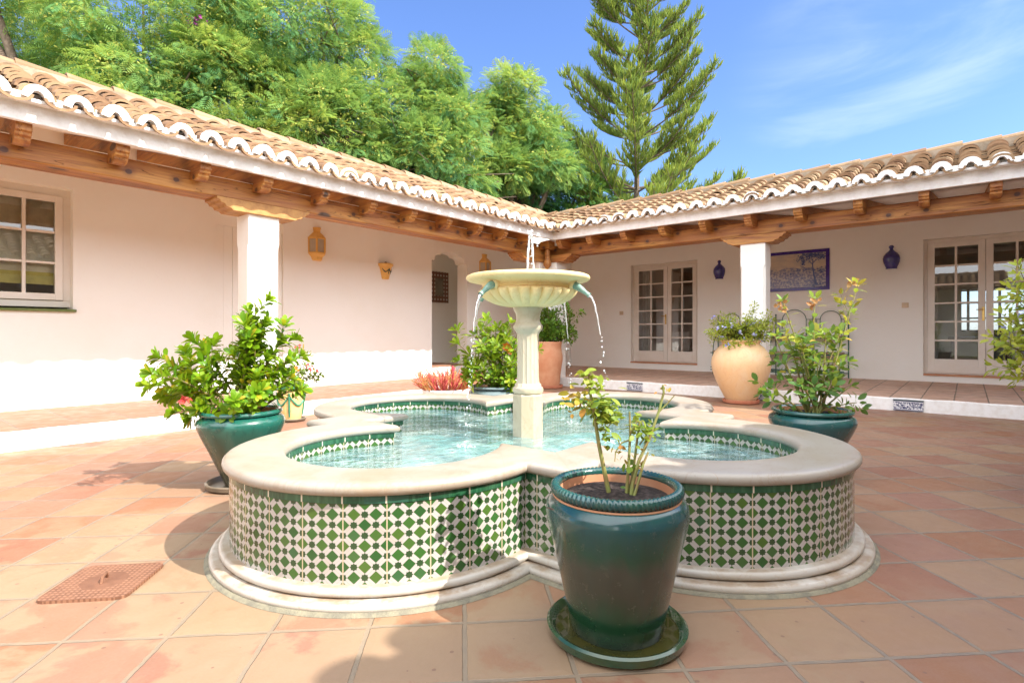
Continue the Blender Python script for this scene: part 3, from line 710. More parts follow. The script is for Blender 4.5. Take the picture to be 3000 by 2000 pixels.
CE, CO = EX, EY
roof(TL, EY, -7, 12, 7.20, 2.875, 3.55, None, lambda t: EX+(t-EY))
roof(TR, EX, -3.2, 7.5, 9.75, 2.875, 3.49, lambda t: -1.53-(t-EX), lambda t: EY+(t-EX))
roof(TE, 1.53, -7, 11.5, 3.0, 2.875, 3.60, None, lambda t: EX+(t-1.53), det=False)
roof(TS, 6.2, -1.2, 5.6, 7.6, 2.875, 3.60, lambda t: -1.53-(t-6.2), lambda t: EY+(t-6.2), det=False)
# valley gutter tile at the inner corner
b = MB(); pr = None
for j in range(9):
    q = j/8; d = q*1.5-.06; x, y = EX+d, EY+d; z = 2.885+d*.455
    ring = []
    for k in range(9):
        a = PI*k/8; o = -math.cos(a)*.105; ring.append((x+o*.7071, y-o*.7071, z+.075-math.sin(a)*.085))
    if pr:
        for k in range(8): b.face([pr[k], pr[k+1], ring[k+1], ring[k]], 0, None, .2)
    pr = ring
b.build('valley_tile', MT['tile'], house, smooth=60)

def eaves(T, e, fo, s0, s1, beam, wall, rafters, hiF, hiB, wood, raf=True, sl=.27):
    b = MB(); f0 = e+fo     # fascia with a small drip step
    b.box(s0, hiF+0.0, f0, f0+.05, 2.725, 2.965, 0, T); b.box(s0, hiF-.001, e+.035, f0-.001, 2.868, 2.90, 0, T); b.build('fascia', MT['lime'], house, bevel=.006)
    b = MB(); zt = 2.745; t1 = wall+.02
    i0 = f0+.05
    b.face([T(s0, i0, zt), T(hiF+.2, i0, zt), T(hiF+(t1-i0), t1, zt+(t1-i0)*sl), T(s0, t1, zt+(t1-i0)*sl)])
    b.build('soffit', MT['plaster'], house)
    b = MB(); bm, bw = beam; segs = 24; rr = []
    for i in range(segs+1):
        s = s0+(hiB-s0)*i/segs; j = lambda a: random.uniform(-a, a)
        rr.append([T(s, bm+j(.004), 2.495+j(.004)), T(s, bm+.012, 2.484+j(.003)), T(s, bw-.01, 2.484), T(s, bw, 2.495), T(s, bw, 2.69), T(s, bm+.012, 2.692+j(.003)), T(s, bm+j(.004), 2.68+j(.004))])
    for i in range(segs):
        for k in range(7): b.face([rr[i][k], rr[i][(k+1) % 7], rr[i+1][(k+1) % 7], rr[i+1][k]])
    b.face(rr[0]); b.face(rr[-1]); b.build('beam', MT[wood], house)
    if not raf: return
    r0 = f0+.075
    for s in rafters:
        b = MB(); h = .125
        z = lambda t: zt-.004+(t-i0)*sl
        pr = [(r0, z(r0)), (r0-.002, 2.672), (r0+.022, 2.662), (r0+.026, 2.640), (r0+.058, 2.628), (r0+.062, 2.606), (r0+.10, 2.585), (r0+.16, 2.578), (bm-.006, 2.60), (bm-.006, 2.6935), (bm+.5, z(bm+.5)-h), (t1-.05, z(t1-.05)-h), (t1-.05, z(t1-.05))]
        b.prism(pr, s-.055+random.uniform(-.006, .006), s+.055, lambda a, d, c: T(d, a, c)); b.build('rafter', MT['woody' if wood == 'woodx' else 'woodx'], house, bevel=.005)
RL = [.20, .893, 1.584, 2.296, 2.95, 3.66, 4.36, 5.04, 5.72, 6.40, 7.02, 7.70, -.5, -1.2]
RR = [5.837, 5.193, 4.514, 3.822, 3.154, 2.485, 1.819, 1.107, .418, -.245, -.9]
eaves(TL, EY, .12, -7, 12, (6.25, 6.55), YW, RL, 8.285, 8.62, 'woodx')
eaves(TR, EX, .13, -4, 8, (8.70, 9.00), XW, RR, 5.925, 6.30, 'woody', sl=.15)
eaves(TE, 1.53, .12, -7, 8.28, (1.90, 2.2), 3.7, RL, 8.28, 8.6, 'woodx', False)

def pillar(x0, x1, y0, y1, ztop=2.354, ch=.032, zc=2.0):
    b = MB(); levels = [(gz-.01, .006), (zc-.035, .006 if ch == 0 else ch), (zc, ch*.8), (zc+.035, .006), (ztop, .006)]; levels[0] = (gz-.01, ch or .006)
    rings = []
    for z, c in levels:
        rings.append([(x0+c, y0, z), (x1-c, y0, z), (x1, y0+c, z), (x1, y1-c, z), (x1-c, y1, z), (x0+c, y1, z), (x0, y1-c, z), (x0, y0+c, z)])
    for i in range(len(rings)-1):
        for k in range(8): b.face([rings[i][k], rings[i][(k+1) % 8], rings[i+1][(k+1) % 8], rings[i+1][k]])
    b.face(rings[-1]); return b.build('pillar', MT['plaster'], house, bevel=.006)
pillar(2.86, 3.22, 6.27, 6.57); pillar(-3.2, -2.84, 6.27, 6.57)
pillar(8.70, 9.0, 2.33, 2.69)
pillar(8.34, 8.56, 6.27, 6.60, ch=.012); pillar(8.562, 8.88, 6.03, 6.268, ch=.012)
for xp in (-3, .8, 4.4): pillar(xp, xp+.36, -2.2, -1.92)
def corbel(T, s0, s1, t0, t1, mat, z0=2.354, z1=2.4835, ends=(1, 1)):
    b = MB(); m_ = (s0+s1)/2
    def end(s, d): return [(s, z1), (s, z1-.028), (s+d*.035, z1-.036), (s+d*.045, z1-.062), (s+d*.085, z1-.07), (s+d*.10, z1-.098), (s+d*.15, z1-.108), (s+d*.175, z0)]
    L_ = end(s0, 1) if ends[0] else [(s0, z1), (s0, z0)]
    Rr = end(s1, -1) if ends[1] else [(s1, z1), (s1, z0)]
    b.prism(L_+Rr[::-1], t0, t1, lambda a, d, c: T(a, d, c)); b.build('corbel', mat, house, bevel=.004)
corbel(TL, 2.50, 3.58, 6.222, 6.545, MT['corbel']); corbel(TR, 2.04, 2.98, 8.672, 8.995, MT['woody'])
corbel(TL, 7.72, 8.56, 6.222, 6.545, MT['woodx'], ends=(1, 0)); corbel(TR, 5.68, 6.22, 8.532, 8.86, MT['woody'], ends=(1, 0))
b = MB(); fx, fy = 8.425, 6.145
b.box(fx-.10, fx+.10, fy-.10, fy+.10, 2.59, 2.735); b.box(fx-.115, fx+.115, fy-.115, fy+.115, 2.61, 2.64)
b.lathe([(.05, 2.59), (.052, 2.50), (.060, 2.47), (.05, 2.45), (.056, 2.40), (.074, 2.335), (.078, 2.31), (.066, 2.27), (.036, 2.235), (.012, 2.205), (.001, 2.19)], 20, (fx, fy, 0))
b.build('finial', MT['woody'], house, smooth=35)

# ------------------------------------------------------------------ fountain
FX, FYc = 2.832, 2.223
fountain = thing('fountain', (FX, FYc, 0), 'marble fountain with fluted bowl rising from a tiled lobed basin', 'fountain')
Sq, Rl, Cl = .735, .52, 1.075
def outline(d, n=36, per=.0800):
    s, r = Sq+d, Rl+d; yy = math.sqrt(r*r-(Cl-s)**2); phi = math.atan2(yy, s-Cl); pts = []; U = []; seg = []
    dr = .235
    yr = math.sqrt((Rl+dr)**2-(Cl-Sq-dr)**2); ph = math.atan2(yr, Sq+dr-Cl); nt_ = round(2*ph*(Rl+dr)/(2*per))*2
    sl = (Sq+dr-yr)/per
    for k in range(4):
        c, sn = math.cos(k*PI/2), math.sin(k*PI/2)
        loc = [(Cl+r*math.cos(a), r*math.sin(a)) for a in np.linspace(-phi, phi, n+1)]+[(s, s)]
        us = [nt_*i/n for i in range(n+1)]
        for i, (x, y) in enumerate(loc): pts.append((FX+x*c-y*sn, FYc+x*sn+y*c))
        seg += [(us[i], us[i+1]) for i in range(n)]+[(sl, 0), (0, sl)]
    return pts, seg
def sweep(prof, name, mats, mis=None, vscale=1/.0775, smooth=40, voff=0.0, parent=fountain):
    b = MB(); rings = [outline(d) for d, z in prof]; N = len(rings[0][0])
    for j in range(len(prof)-1):
        (A, seg), (B_, _) = rings[j], rings[j+1]; z0, z1 = prof[j][1], prof[j+1][1]
        for k in range(N):
            k2 = (k+1) % N; u0, u1 = seg[k]; v0, v1 = (z0+voff)*vscale, (z1+voff)*vscale
            b.face([(*A[k], z0), (*A[k2], z0), (*B_[k2], z1), (*B_[k], z1)], mis[j] if mis else 0, [(u0, v0), (u1, v0), (u1, v1), (u0, v1)])
    o = b.build(name, mats, parent)
    me = o.data; import bmesh as _bm
    bm = _bm.new(); bm.from_mesh(me); _bm.ops.remove_doubles(bm, verts=bm.verts, dist=1e-5); bm.to_mesh(me); bm.free()
    me.polygons.foreach_set('use_smooth', [True]*len(me.polygons)); me.set_sharp_from_angle(angle=R(smooth)); return o
def nose(d, z0, z1, sgn, n=7):
    r = (z1-z0)/2; return [(d+sgn*(r*math.sin(a)-r), (z0+z1)/2-r*math.cos(a)) for a in np.linspace(0, PI, n)]
cp = [(.03, .401)]+nose(0, .401, .451, -1)+[(.08, .4518), (.2, .4515)]+nose(.265, .401, .451, 1)[::-1]+[(.2, .4005)]
sweep(cp, 'coping', MT['coping'], smooth=50)
sweep([(.235, .074), (.235, .371)], 'basin_wall', MT['mosaic'], voff=-.371+.0766*.0)
sweep([(.2352, .371), (.239, .373), (.239, .402)], 'trim', MT['trim'])
sweep([(.02, .10), (.02, .3735)], 'basin_wall', MT['mosaic'], voff=-.3735)
sweep([(.02, .3735), (.016, .375), (.016, .403)], 'trim', MT['trim'])
sweep([(.20, .0755)]+nose(.277, .038, .0755, 1)[::-1]+[(.24, .036)]+nose(.315, 0, .038, 1)[::-1], 'base_moulding', MT['basem'], smooth=55)
sweep([(.28, .012), (.322, .010), (.333, .001)], 'cement_skirt', MT['cement'])
b = MB(); p, _ = outline(.021); b.face([(*q, .105) for q in p]); b.build('basin_floor', MT['poolfloor'], fountain)
# column and bowl
oc = (FX, FYc, 0)
b = MB(); b.lathe([(.104, .11), (.104, .595), (.098, .607), (.001, .607)], 8, oc, ph=R(39.8+22.5-4)); b.build('plinth', MT['shaft'], fountain, bevel=.004)
flute = lambda r, z, a: r*(1-.055*abs(math.cos(8*a))**.6 if .66 < z < 1.0 else 1)
b = MB(); b.lathe([(.09, .607), (.098, .612), (.102, .628), (.098, .645), (.088, .652), (.086, .668), (.076, .675), (.074, .69), (.071, .72), (.0695, .95), (.071, .985), (.076, 1.005), (.09, 1.02), (.096, 1.035), (.097, 1.048), (.09, 1.058), (.084, 1.065), (.078, 1.082), (.077, 1.10), (.082, 1.13), (.094, 1.155), (.099, 1.165), (.099, 1.178), (.09, 1.185), (.06, 1.19)], 192, oc, rf=flute); b.build('column', MT['shaft'], fountain, smooth=40)
def gad(r, z, a):
    k = max(0, min(1, (z-1.192)/.02))*max(0, min(1, (1.302-z)/.008)); return r*(1+.13*k*(abs(math.sin(13*a))**.6-.72))
prof = [(.085, 1.186), (.11, 1.188), (.15, 1.193), (.19, 1.202), (.225, 1.214), (.258, 1.23), (.284, 1.248), (.302, 1.266), (.312, 1.282), (.314, 1.292), (.308, 1.300), (.296, 1.304), (.296, 1.310), (.306, 1.312), (.300, 1.318), (.297, 1.326), (.302, 1.334), (.325, 1.343), (.36, 1.350), (.390, 1.357), (.402, 1.366), (.405, 1.377), (.400, 1.388), (.386, 1.394), (.36, 1.388), (.335, 1.372), (.30, 1.355), (.2, 1.34), (.001, 1.335)]
b = MB(); b.lathe(prof, 384, (FX, FYc, -.018), rf=lambda r, z, a: gad(r, z, a)); b.build('bowl', MT['stone'], fountain, smooth=42)
b = MB(); b.lathe([(.33, 1.348), (.001, 1.350)], 48, oc); b.build('bowl_water', MT['water'], fountain)
SP = [226, 333, 52, 140]     # angle in the camera frame (0 = right, 90 = away)
def water_fall(p0, dirv, v0, zend, seed, solid):
    rnd = random.Random(seed); b = MB(); path, rad = [], []
    g = 9.81; T_ = math.sqrt(2*(p0[2]-zend)/g); n = 16
    for i in range(n+1):
        t = T_*solid*i/n; path.append((p0[0]+dirv[0]*v0*t+rnd.uniform(-.002, .002), p0[1]+dirv[1]*v0*t+rnd.uniform(-.002, .002), p0[2]-.5*g*t*t)); rad.append((.0068-.0045*i/n)*rnd.uniform(.6, 1.3))
    b.tube(path, rad, 7)
    t = T_*solid
    while t < T_*.99:
        t += T_*rnd.uniform(.008, .045); k = rnd.choice((1, 1, 1, 2))
        for _ in range(k): b.blob((p0[0]+dirv[0]*v0*t+rnd.gauss(0, .007), p0[1]+dirv[1]*v0*t+rnd.gauss(0, .007), max(zend, p0[2]-.5*g*t*t)), rnd.uniform(.0018, .0052), 0, 7, rnd.uniform(.9, 2.4))
    for _ in range(26): b.blob((p0[0]+dirv[0]*v0*T_+rnd.gauss(0, .035), p0[1]+dirv[1]*v0*T_+rnd.gauss(0, .035), zend+rnd.uniform(0, .012)), rnd.uniform(.0025, .007), 0, 7, .55)
    return b
FL = ['spout on the near left', 'spout on the near right', 'far right spout behind the bowl', 'far left spout behind the bowl']
for i, ang in enumerate(SP):
    l, f = math.cos(R(ang)), math.sin(R(ang)); dv = lat(l, f)
    pt = lambda r, z: (FX+dv[0]*r, FYc+dv[1]*r, z)
    b = MB(); b.tube([pt(.285, 1.318), pt(.315, 1.308), pt(.345, 1.292), pt(.375, 1.272), pt(.395, 1.256), pt(.415, 1.240), pt(.422, 1.234)], [.022, .024, .023, .018, .0135, .014, .017], 14, cap=False)
    b.tube([pt(.421, 1.2345), pt(.39, 1.258)], [.013, .008], 12, cap=True)
    b.build('spout', MT['verd'], fountain, smooth=60)
    b = MB(); b.tube([pt(.292, 1.315), pt(.318, 1.306), pt(.325, 1.303)], [.040, .038, .03], 18); b.build('collar', MT['stone'], fountain, smooth=50)
    wf_ = water_fall(pt(.42, 1.232), dv, (.30, .33, .30, .3)[i], .335, 20+i, (.5, .52, .55, .5)[i])
    tag(wf_.build('water_stream', MT['drop'], smooth=80), 'thin stream of water falling from the green '+FL[i], 'water stream', 'water streams falling from the bowl')
b = MB(); rnd = random.Random(3)
for s in (-1, 1):
    path = []; rad = []
    for i in range(22):
        q = i/21; z = 1.35+.305*(1-(1-q)**2) if s < 0 else 1.655-.305*q*q
        if s < 0: l = -.022+.02*q
        else: l = -.002+.026*q
        a = lat(l+rnd.uniform(-.002, .002), rnd.uniform(-.003, .003), (FX+.012, FYc-.012)); path.append((*a, z)); rad.append(rnd.uniform(.0045, .009)*(1.35 if (q > .85 and s < 0) or (q < .15 and s > 0) else 1))
    b.tube(path, rad, 7)
for i in range(14): b.blob(lat3(rnd.gauss(.002, .018), rnd.gauss(0, .01), rnd.uniform(1.38, 1.6), (FX+.012, FYc-.012)), rnd.uniform(.003, .006))
for i in range(6): b.blob(lat3(rnd.gauss(-.001, .008), rnd.gauss(0, .006), rnd.uniform(1.64, 1.672), (FX+.012, FYc-.012)), rnd.uniform(.006, .010))
tag(b.build('water_jet', MT['drop'], smooth=80), 'clear water jet rising and falling above the middle of the bowl', 'water jet')
# basin water with small real ripples
b = MB(); p, _ = outline(.0205); b.face([(*q, .331) for q in p]); tag(b.build('water', MT['water']), kind='structure')

# ------------------------------------------------------------------ pots and plants
def saucer(x, y, r, mat, label, z=0.0, h=.043):
    b = MB(); k = r/.232
    b.lathe([(.001, .012), (.19*k, .012), (.202*k, .02), (.213*k, h-.004), (.224*k, h), (.232*k, h-.006), (.226*k, .012), (.2*k, .0), (.001, .0)], 56, (x, y, z+.001))
    o = b.build('plant_saucer', mat, None, smooth=45, loc=(x, y, z)); return tag(o, label, 'saucer', 'saucers under the potted plants')
def pot(t, prof, mat, soil_r, soil_z, zb, inner=None, n=64):
    x, y = t.location[0], t.location[1]
    b = MB(); b.lathe([(r, z+zb) for r, z in prof], n, (x, y, 0)); o = b.build('pot', mat, t, smooth=38, loc=(x, y, zb))
    if inner: b = MB(); b.lathe([(r, z+zb) for r, z in inner], n, (x, y, 0)); b.build('pot_lining', MT['terra'], t, smooth=40)
    b = MB(); pr = [(soil_r, soil_z+zb)]+[(soil_r*(1-q/5)+.0005, soil_z+zb+.006*math.sin(q*1.3)+.004*q) for q in range(1, 6)]
    b.lathe(pr, 40, (x, y, 0), rf=lambda r, z, a: r*(1+.03*math.sin(5*a+z*90))); b.build('soil', MT['soil'], t, smooth=60)
    return o
GP = [(.001, 0), (.145, 0), (.153, .012), (.158, .04), (.172, .11), (.192, .20), (.215, .30), (.231, .365), (.236, .395), (.233, .42), (.222, .438), (.205, .449), (.198, .452)]
RIM = [(.198, .452), (.206, .452), (.215, .458), (.219, .468), (.217, .479), (.209, .487), (.198, .489), (.190, .484), (.187, .474)]
INN = [(.187, .474), (.185, .44), (.186, .40)]
def stems_to(base, ends, mat, parent, r0=.008, r1=.003, bend=.25, name='stems', n=9, spread=.03, seed=1):
    rnd = random.Random(seed); b = MB(); paths = []
    for e in ends:
        s = Vector((base[0]+rnd.uniform(-spread, spread), base[1]+rnd.uniform(-spread, spread), base[2])); e = Vector(e)
        mid = s.lerp(e, .45)+Vector((rnd.uniform(-.03, .03), rnd.uniform(-.03, .03), bend*(Vector((e.x-s.x, e.y-s.y)).length)))
        P = [s*(1-t)**2+mid*2*t*(1-t)+e*t*t for t in np.linspace(0, 1, n)]
        b.tube(P, [r0+(r1-r0)*i/(n-1) for i in range(n)], 6); paths.append(P)
    b.build(name, mat, parent, smooth=70); return paths
def shoots(paths, k, lo, hi, rnd, mat, parent, r=.0028):
    b = MB(); out = []
    for p in paths:
        n = len(p)
        for _ in range(k):
            q = rnd.uniform(.35, .95)*(n-1); i = min(n-2, int(q)); s = p[i].lerp(p[i+1], q-i); ax = (p[i+1]-p[i]).normalized(); a = rnd.uniform(0, TAU)
            s1 = ax.orthogonal().normalized(); s2 = ax.cross(s1); d = (ax*.75+(s1*math.cos(a)+s2*math.sin(a))*.8).normalized(); Ls = rnd.uniform(lo, hi)
            e = s+d*Ls+Vector((0, 0, Ls*.25)); m_ = s.lerp(e, .5)+Vector((0, 0, -.02*Ls/.1*.3)); pts = [s*(1-t)**2+m_*2*t*(1-t)+e*t*t for t in np.linspace(0, 1, 6)]
            b.tube(pts, [r*(1-.6*j/5) for j in range(6)], 5); out.append(pts)
    b.build('twigs', mat, parent, smooth=70); return out
def leaf_paths(paths, per, t0, size, ang, rnd, tipn=6, tint=(.5, .22), droop=.1, jit=.0):
    """leaf frames along stems: spiral whorls, with a rosette at every tip"""
    P, D, U, Sz, T_ = [], [], [], [], []
    for pth in paths:
        n = len(pth); L_ = sum((pth[i+1]-pth[i]).length for i in range(n-1)); cnt = max(3, int(per*L_)); ph = rnd.uniform(0, TAU)
        for k in range(cnt+tipn):
            q = t0+(1-t0)*min(1, k/max(1, cnt)); x = q*(n-1); i = min(n-2, int(x)); fr = x-i
            p = pth[i].lerp(pth[i+1], fr); ax = (pth[i+1]-pth[i]).normalized()
            a = ph+k*2.4; s1 = ax.orthogonal().normalized(); s2 = ax.cross(s1); side = s1*math.cos(a)+s2*math.sin(a)
            th = R(rnd.gauss(ang, 12)) if k < cnt else R(rnd.uniform(18, 62))
            d = ax*math.cos(th)+side*math.sin(th)+Vector((0, 0, -droop)); up = ax*math.sin(th)-side*math.cos(th)+Vector((rnd.gauss(0, .25), rnd.gauss(0, .25), .35))
            P.append(p+side*jit*rnd.random()); D.append(d); U.append(up); Sz.append(size*rnd.uniform(.68, 1.18)); T_.append(min(1, max(0, rnd.gauss(*tint))))
    return [np.array(v) for v in (P, D, U, Sz, T_)]
def put_leaves(name, fr, mat, parent, w=.46, tv=LEAF_V, tf=LEAF_F):
    P, D, U, Sz, T_ = fr; X, Y, Z = frames(D, U)
    return scatter(name, tv, tf, P, X, Y, Z, np.stack([Sz, Sz*w*2, Sz], 1), mat, parent, T_, smooth=True)
def flowers(name, pts, size, mat, parent, rnd, petals=5, heads=1, spread=.02):
    P, D, U, S_, T_ = [], [], [], [], []
    for c in pts:
        for h in range(heads):
            cc = Vector(c)+Vector((rnd.gauss(0, spread), rnd.gauss(0, spread), rnd.gauss(0, spread))); ax = Vector((rnd.gauss(0, .6)-CF[0]*.5, rnd.gauss(0, .6)-CF[1]*.5, rnd.uniform(.1, .9))).normalized(); s1 = ax.orthogonal().normalized(); s2 = ax.cross(s1); tt = rnd.random()
            for k in range(petals):
                a = TAU*k/petals; P.append(cc); D.append(s1*math.cos(a)+s2*math.sin(a)+ax*.3); U.append(ax); S_.append(size*rnd.uniform(.8, 1.2)); T_.append(min(1, max(0, tt+rnd.gauss(0, .1))))
    X, Y, Z = frames(np.array(D), np.array(U)); S_ = np.array(S_)
    return scatter(name, PETAL_V, PETAL_F, np.array(P), X, Y, Z, S_, mat, parent, T_)
PG = 'potted plants around the fountain'
# 1. near pot with pruned rose
px_, py_ = 1.636, .908
so_ = saucer(px_, py_, .232, MT['saucer'], 'wet dark green glazed saucer under the nearest green pot')
b = MB(); b.lathe([(.203, .022), (.001, .0225)], 48, (px_, py_, .001)); b.build('puddle', MT['puddle'], so_)
t = thing('potted_rose', (px_, py_, .014), 'pruned rose with few leaves in the nearest dark green glazed pot', 'potted plant', PG)
pot(t, GP, MT['glaze1'], .186, .438, .014, INN)
b = MB(); nn = 112; rp = [(.202+.017*math.cos(a), .470+.018*math.sin(a)) for a in np.linspace(0, TAU, 13)]
i0 = len(b.v)
for j, (r, z) in enumerate(rp[:-1]):
    pa = TAU*j/12
    for k in range(nn*4):
        a = TAU*k/(nn*4); wv = .0022*math.sin(nn*.72*a*1.0+pa*1.0) if math.cos(pa) > -.2 else 0
        wv = .0022*math.sin(80*a+pa) if math.cos(pa) > -.2 else 0
        rr = .202+(.0165+wv)*math.cos(pa); zz = .470+(.018+wv)*math.sin(pa)
        b.v.append((px_+rr*math.cos(a), py_+rr*math.sin(a), zz+.014))
for j in range(12):
    for k in range(nn*4):
        k2 = (k+1) % (nn*4); j2 = (j+1) % 12; q = nn*4; b.idx([i0+j*q+k, i0+j*q+k2, i0+j2*q+k2, i0+j2*q+k])
b.build('rim', MT['rimglaze'], t, smooth=70)
b = MB(); nk = [(.2085+.004*math.cos(a), .447+.004*math.sin(a)+.014) for a in np.linspace(0, TAU, 9)]; b.lathe(nk, 64, (px_, py_, 0)); b.build('neck_ring', MT['terra'], t, smooth=60)
rnd = random.Random(11); O = (px_, py_)
def cane(pts, r0, r1): return [lat3(l, f, z, O) for l, f, z in pts], [r0+(r1-r0)*i/(len(pts)-1) for i in range(len(pts))]
b = MB(); canes = [
    ([(-.015, 0, .42), (-.035, .01, .52), (-.055, .015, .62), (-.07, .02, .72), (-.085, .02, .80), (-.088, .02, .86)], .0085, .004),
    ([(.04, -.01, .41), (.055, -.005, .50), (.075, 0, .57), (.115, .01, .65), (.15, .02, .74), (.165, .02, .80), (.162, .02, .825)], .007, .0035),
    ([(.03, 0, .41), (.04, .01, .50), (.045, .01, .58), (.05, .015, .66), (.048, .015, .735)], .007, .003),
    ([(.035, .01, .41), (.06, .02, .52), (.075, .03, .62), (.085, .03, .70)], .006, .003),
    ([(.04, -.02, .41), (.065, -.01, .48), (.09, 0, .56), (.11, .01, .60)], .006, .003),
    ([(-.075, .02, .745), (-.10, .02, .765), (-.135, .015, .775)], .0035, .002), ([(-.045, .015, .64), (-.03, .01, .675), (-.015, .01, .70)], .003, .0015),
    ([(.15, .02, .735), (.18, .02, .765), (.20, .015, .79)], .003, .0015), ([(.05, .015, .66), (.07, .01, .70), (.095, .01, .705)], .003, .0015), ([(.048, .015, .64), (.02, .01, .63), (.0, .01, .60), (-.005, 0, .57)], .003, .0015),
    ([(.085, .03, .62), (.11, .02, .66), (.12, .02, .655)], .0025, .0015)]
for pts, r0, r1 in canes:
    P, rd = cane(pts, r0, r1); b.tube(P, rd, 8)
    for k in range(len(P)-1):
        q = Vector(P[k]).lerp(Vector(P[k+1]), rnd.random()); b.tube([q, q+Vector((rnd.gauss(0, .006), rnd.gauss(0, .006), .007))], [.0018, .0003], 4)
b.build('canes', MT['rosestem'], t, smooth=60)
FRm = [[], [], [], [], []]
def cluster(l, f, z, n, spread, size, tm, ts, droop=.3):
    for k in range(n):
        FRm[0].append(lat3(l+rnd.gauss(0, spread), f+rnd.gauss(0, spread), z+rnd.gauss(0, spread*1.1), O)); d = Vector((rnd.gauss(0, 1), rnd.gauss(0, 1), rnd.gauss(-droop, .5)))
        FRm[1].append(d); FRm[2].append(Vector((rnd.gauss(0, .5), rnd.gauss(0, .5), 1))); FRm[3].append(size*rnd.uniform(.6, 1.25)); FRm[4].append(min(1, max(0, rnd.gauss(tm, ts))))
cluster(-.055, .02, .76, 85, .026, .036, .68, .09); cluster(-.025, .02, .72, 64, .026, .034, .68, .08); cluster(-.09, .02, .855, 30, .018, .032, .72, .08); cluster(-.065, .02, .83, 30, .017, .03, .70, .08)
cluster(-.13, .015, .775, 22, .016, .034, .93, .06); cluster(-.155, .015, .76, 8, .012, .036, .93, .05); cluster(-.02, .01, .66, 12, .014, .03, .66, .1); cluster(.085, .02, .685, 46, .019, .03, .68, .08); cluster(.11, .02, .655, 14, .015, .03, .62, .1)
cluster(.05, .015, .60, 16, .03, .022, .95, .05); cluster(.0, .01, .605, 10, .018, .022, .96, .05); cluster(.16, .02, .82, 6, .010, .022, .95, .05); cluster(.065, .02, .56, 6, .012, .04, .5, .1); cluster(.03, .0, .435, 4, .03, .022, .5, .1)
put_leaves('leaves', [np.array(v) for v in FRm], MT['rose'], t, .36, OVAL_V)
b = MB(); b.tube([lat3(-.235, -.06, .435, O), lat3(-.19, -.11, .437, O)], .0022, 6); b.build('drip_wire', MT['furn'], t)

# 2. left sea-green pot with glossy shrub
px_, py_ = 1.628, 3.668; O = (px_, py_)
saucer(px_, py_, .215, MT['brownsaucer'], 'muddy saucer under the sea green pot left of the fountain')
t = thing('potted_shrub', (px_, py_, .012), 'leafy shrub with glossy lime green leaves in the sea green pot', 'potted plant', PG)
k = 1.13; GP2 = [(.001, 0), (.095, 0), (.102, .012), (.115, .05), (.150, .13), (.195, .235), (.238, .325), (.262, .385), (.266, .41), (.258, .435), (.236, .452), (.226, .457)]
RM2 = [(.226, .457), (.236, .459), (.247, .466), (.250, .476), (.246, .486), (.235, .491), (.224, .488), (.216, .478)]
pot(t, GP2+RM2[1:], MT['glaze2'], .216, .44, .012, [(.216, .478), (.212, .44)])
rnd = random.Random(5)
ends = [(.045, 0, 1.13), (-.335, .05, .95), (-.50, -.05, .845), (-.60, .0, .66), (-.56, .1, .58), (.22, .08, .94), (.30, .0, .82), (.33, -.05, .70), (-.36, -.12, .50), (.09, -.16, .58), (-.15, -.15, .56), (.02, -.2, .50), (-.45, .15, .72), (-.38, -.18, .74), (.12, .15, .82), (-.10, .1, .86), (.20, -.15, .64), (.30, .12, .62), (.03, 0, 1.07), (.08, .02, 1.06), (.0, .02, .92), (.10, -.03, .98), (-.25, .0, .80), (.06, -.05, .95), (.01, .04, 1.0)]
E_ = [lat3(*e, O) for e in ends]
P = stems_to((px_, py_, .44), E_, MT['stem'], t, .010, .0035, .18, spread=.05, seed=2)
P += shoots(P, 2, .08, .17, rnd, MT['stem'], t)
fr = leaf_paths(P, 80, .36, .080, 50, rnd, 12, (.55, .24), .06)
put_leaves('leaves', fr, MT['pitto'], t, .215)
flowers('flowers', [lat3(-.27, -.2, .585, O), lat3(-.255, -.19, .58, O)], .02, MT['redfl'], t, rnd, 6, 4, .012)

# 3. right blue-green pot with tall rose
px_, py_ = 4.214, .83; O = (px_, py_)
saucer(px_, py_, .23, MT['brownsaucer'], 'saucer under the blue green pot right of the fountain')
t = thing('potted_rose', (px_, py_, .012), 'tall leggy rose bush with yellowing leaves in the blue green pot', 'potted plant', PG)
pot(t, [(r*1.02, z*.96) for r, z in GP2+RM2[1:]], MT['glaze3'], .22, .43, .012, [(.22, .46), (.212, .43)])
rnd = random.Random(8)
ends = [(.33, .02, 1.33), (.30, .05, 1.18), (-.20, .0, 1.22), (.05, .05, 1.24), (-.16, .05, 1.05), (-.26, -.02, .98), (-.1, -.05, .92), (.08, -.03, 1.0), (.14, .05, .95), (-.22, -.06, .80), (.0, -.08, .80), (.16, -.06, .78), (-.28, .0, .62), (.26, -.02, .64), (-.12, -.1, .66), (.1, -.1, .62), (.22, .1, .86), (-.05, .1, .95), (.28, -.05, .53), (-.3, -.05, .55)]
E_ = [lat3(*e, O) for e in ends]
P = stems_to((px_, py_, .43), E_, MT['rosestem'], t, .008, .003, .12, spread=.06, seed=4)
P += shoots(P, 2, .06, .14, rnd, MT['rosestem'], t, .002)
fr = leaf_paths(P, 27, .30, .062, 66, rnd, 5, (.48, .2), .12, .03)
fr[4] = np.clip(fr[4]+(fr[0][:, 2]-.80)*.55, 0, .93)
put_leaves('leaves', fr, MT['rose'], t, .34, OVAL_V)
flowers('flowers', [lat3(-.22, 0, 1.20, O), lat3(-.19, 0, 1.18, O), lat3(.05, .05, 1.22, O), lat3(.31, .02, 1.34, O), lat3(.03, .04, 1.2, O)], .019, MT['wilted'], t, rnd, 5, 5, .018)

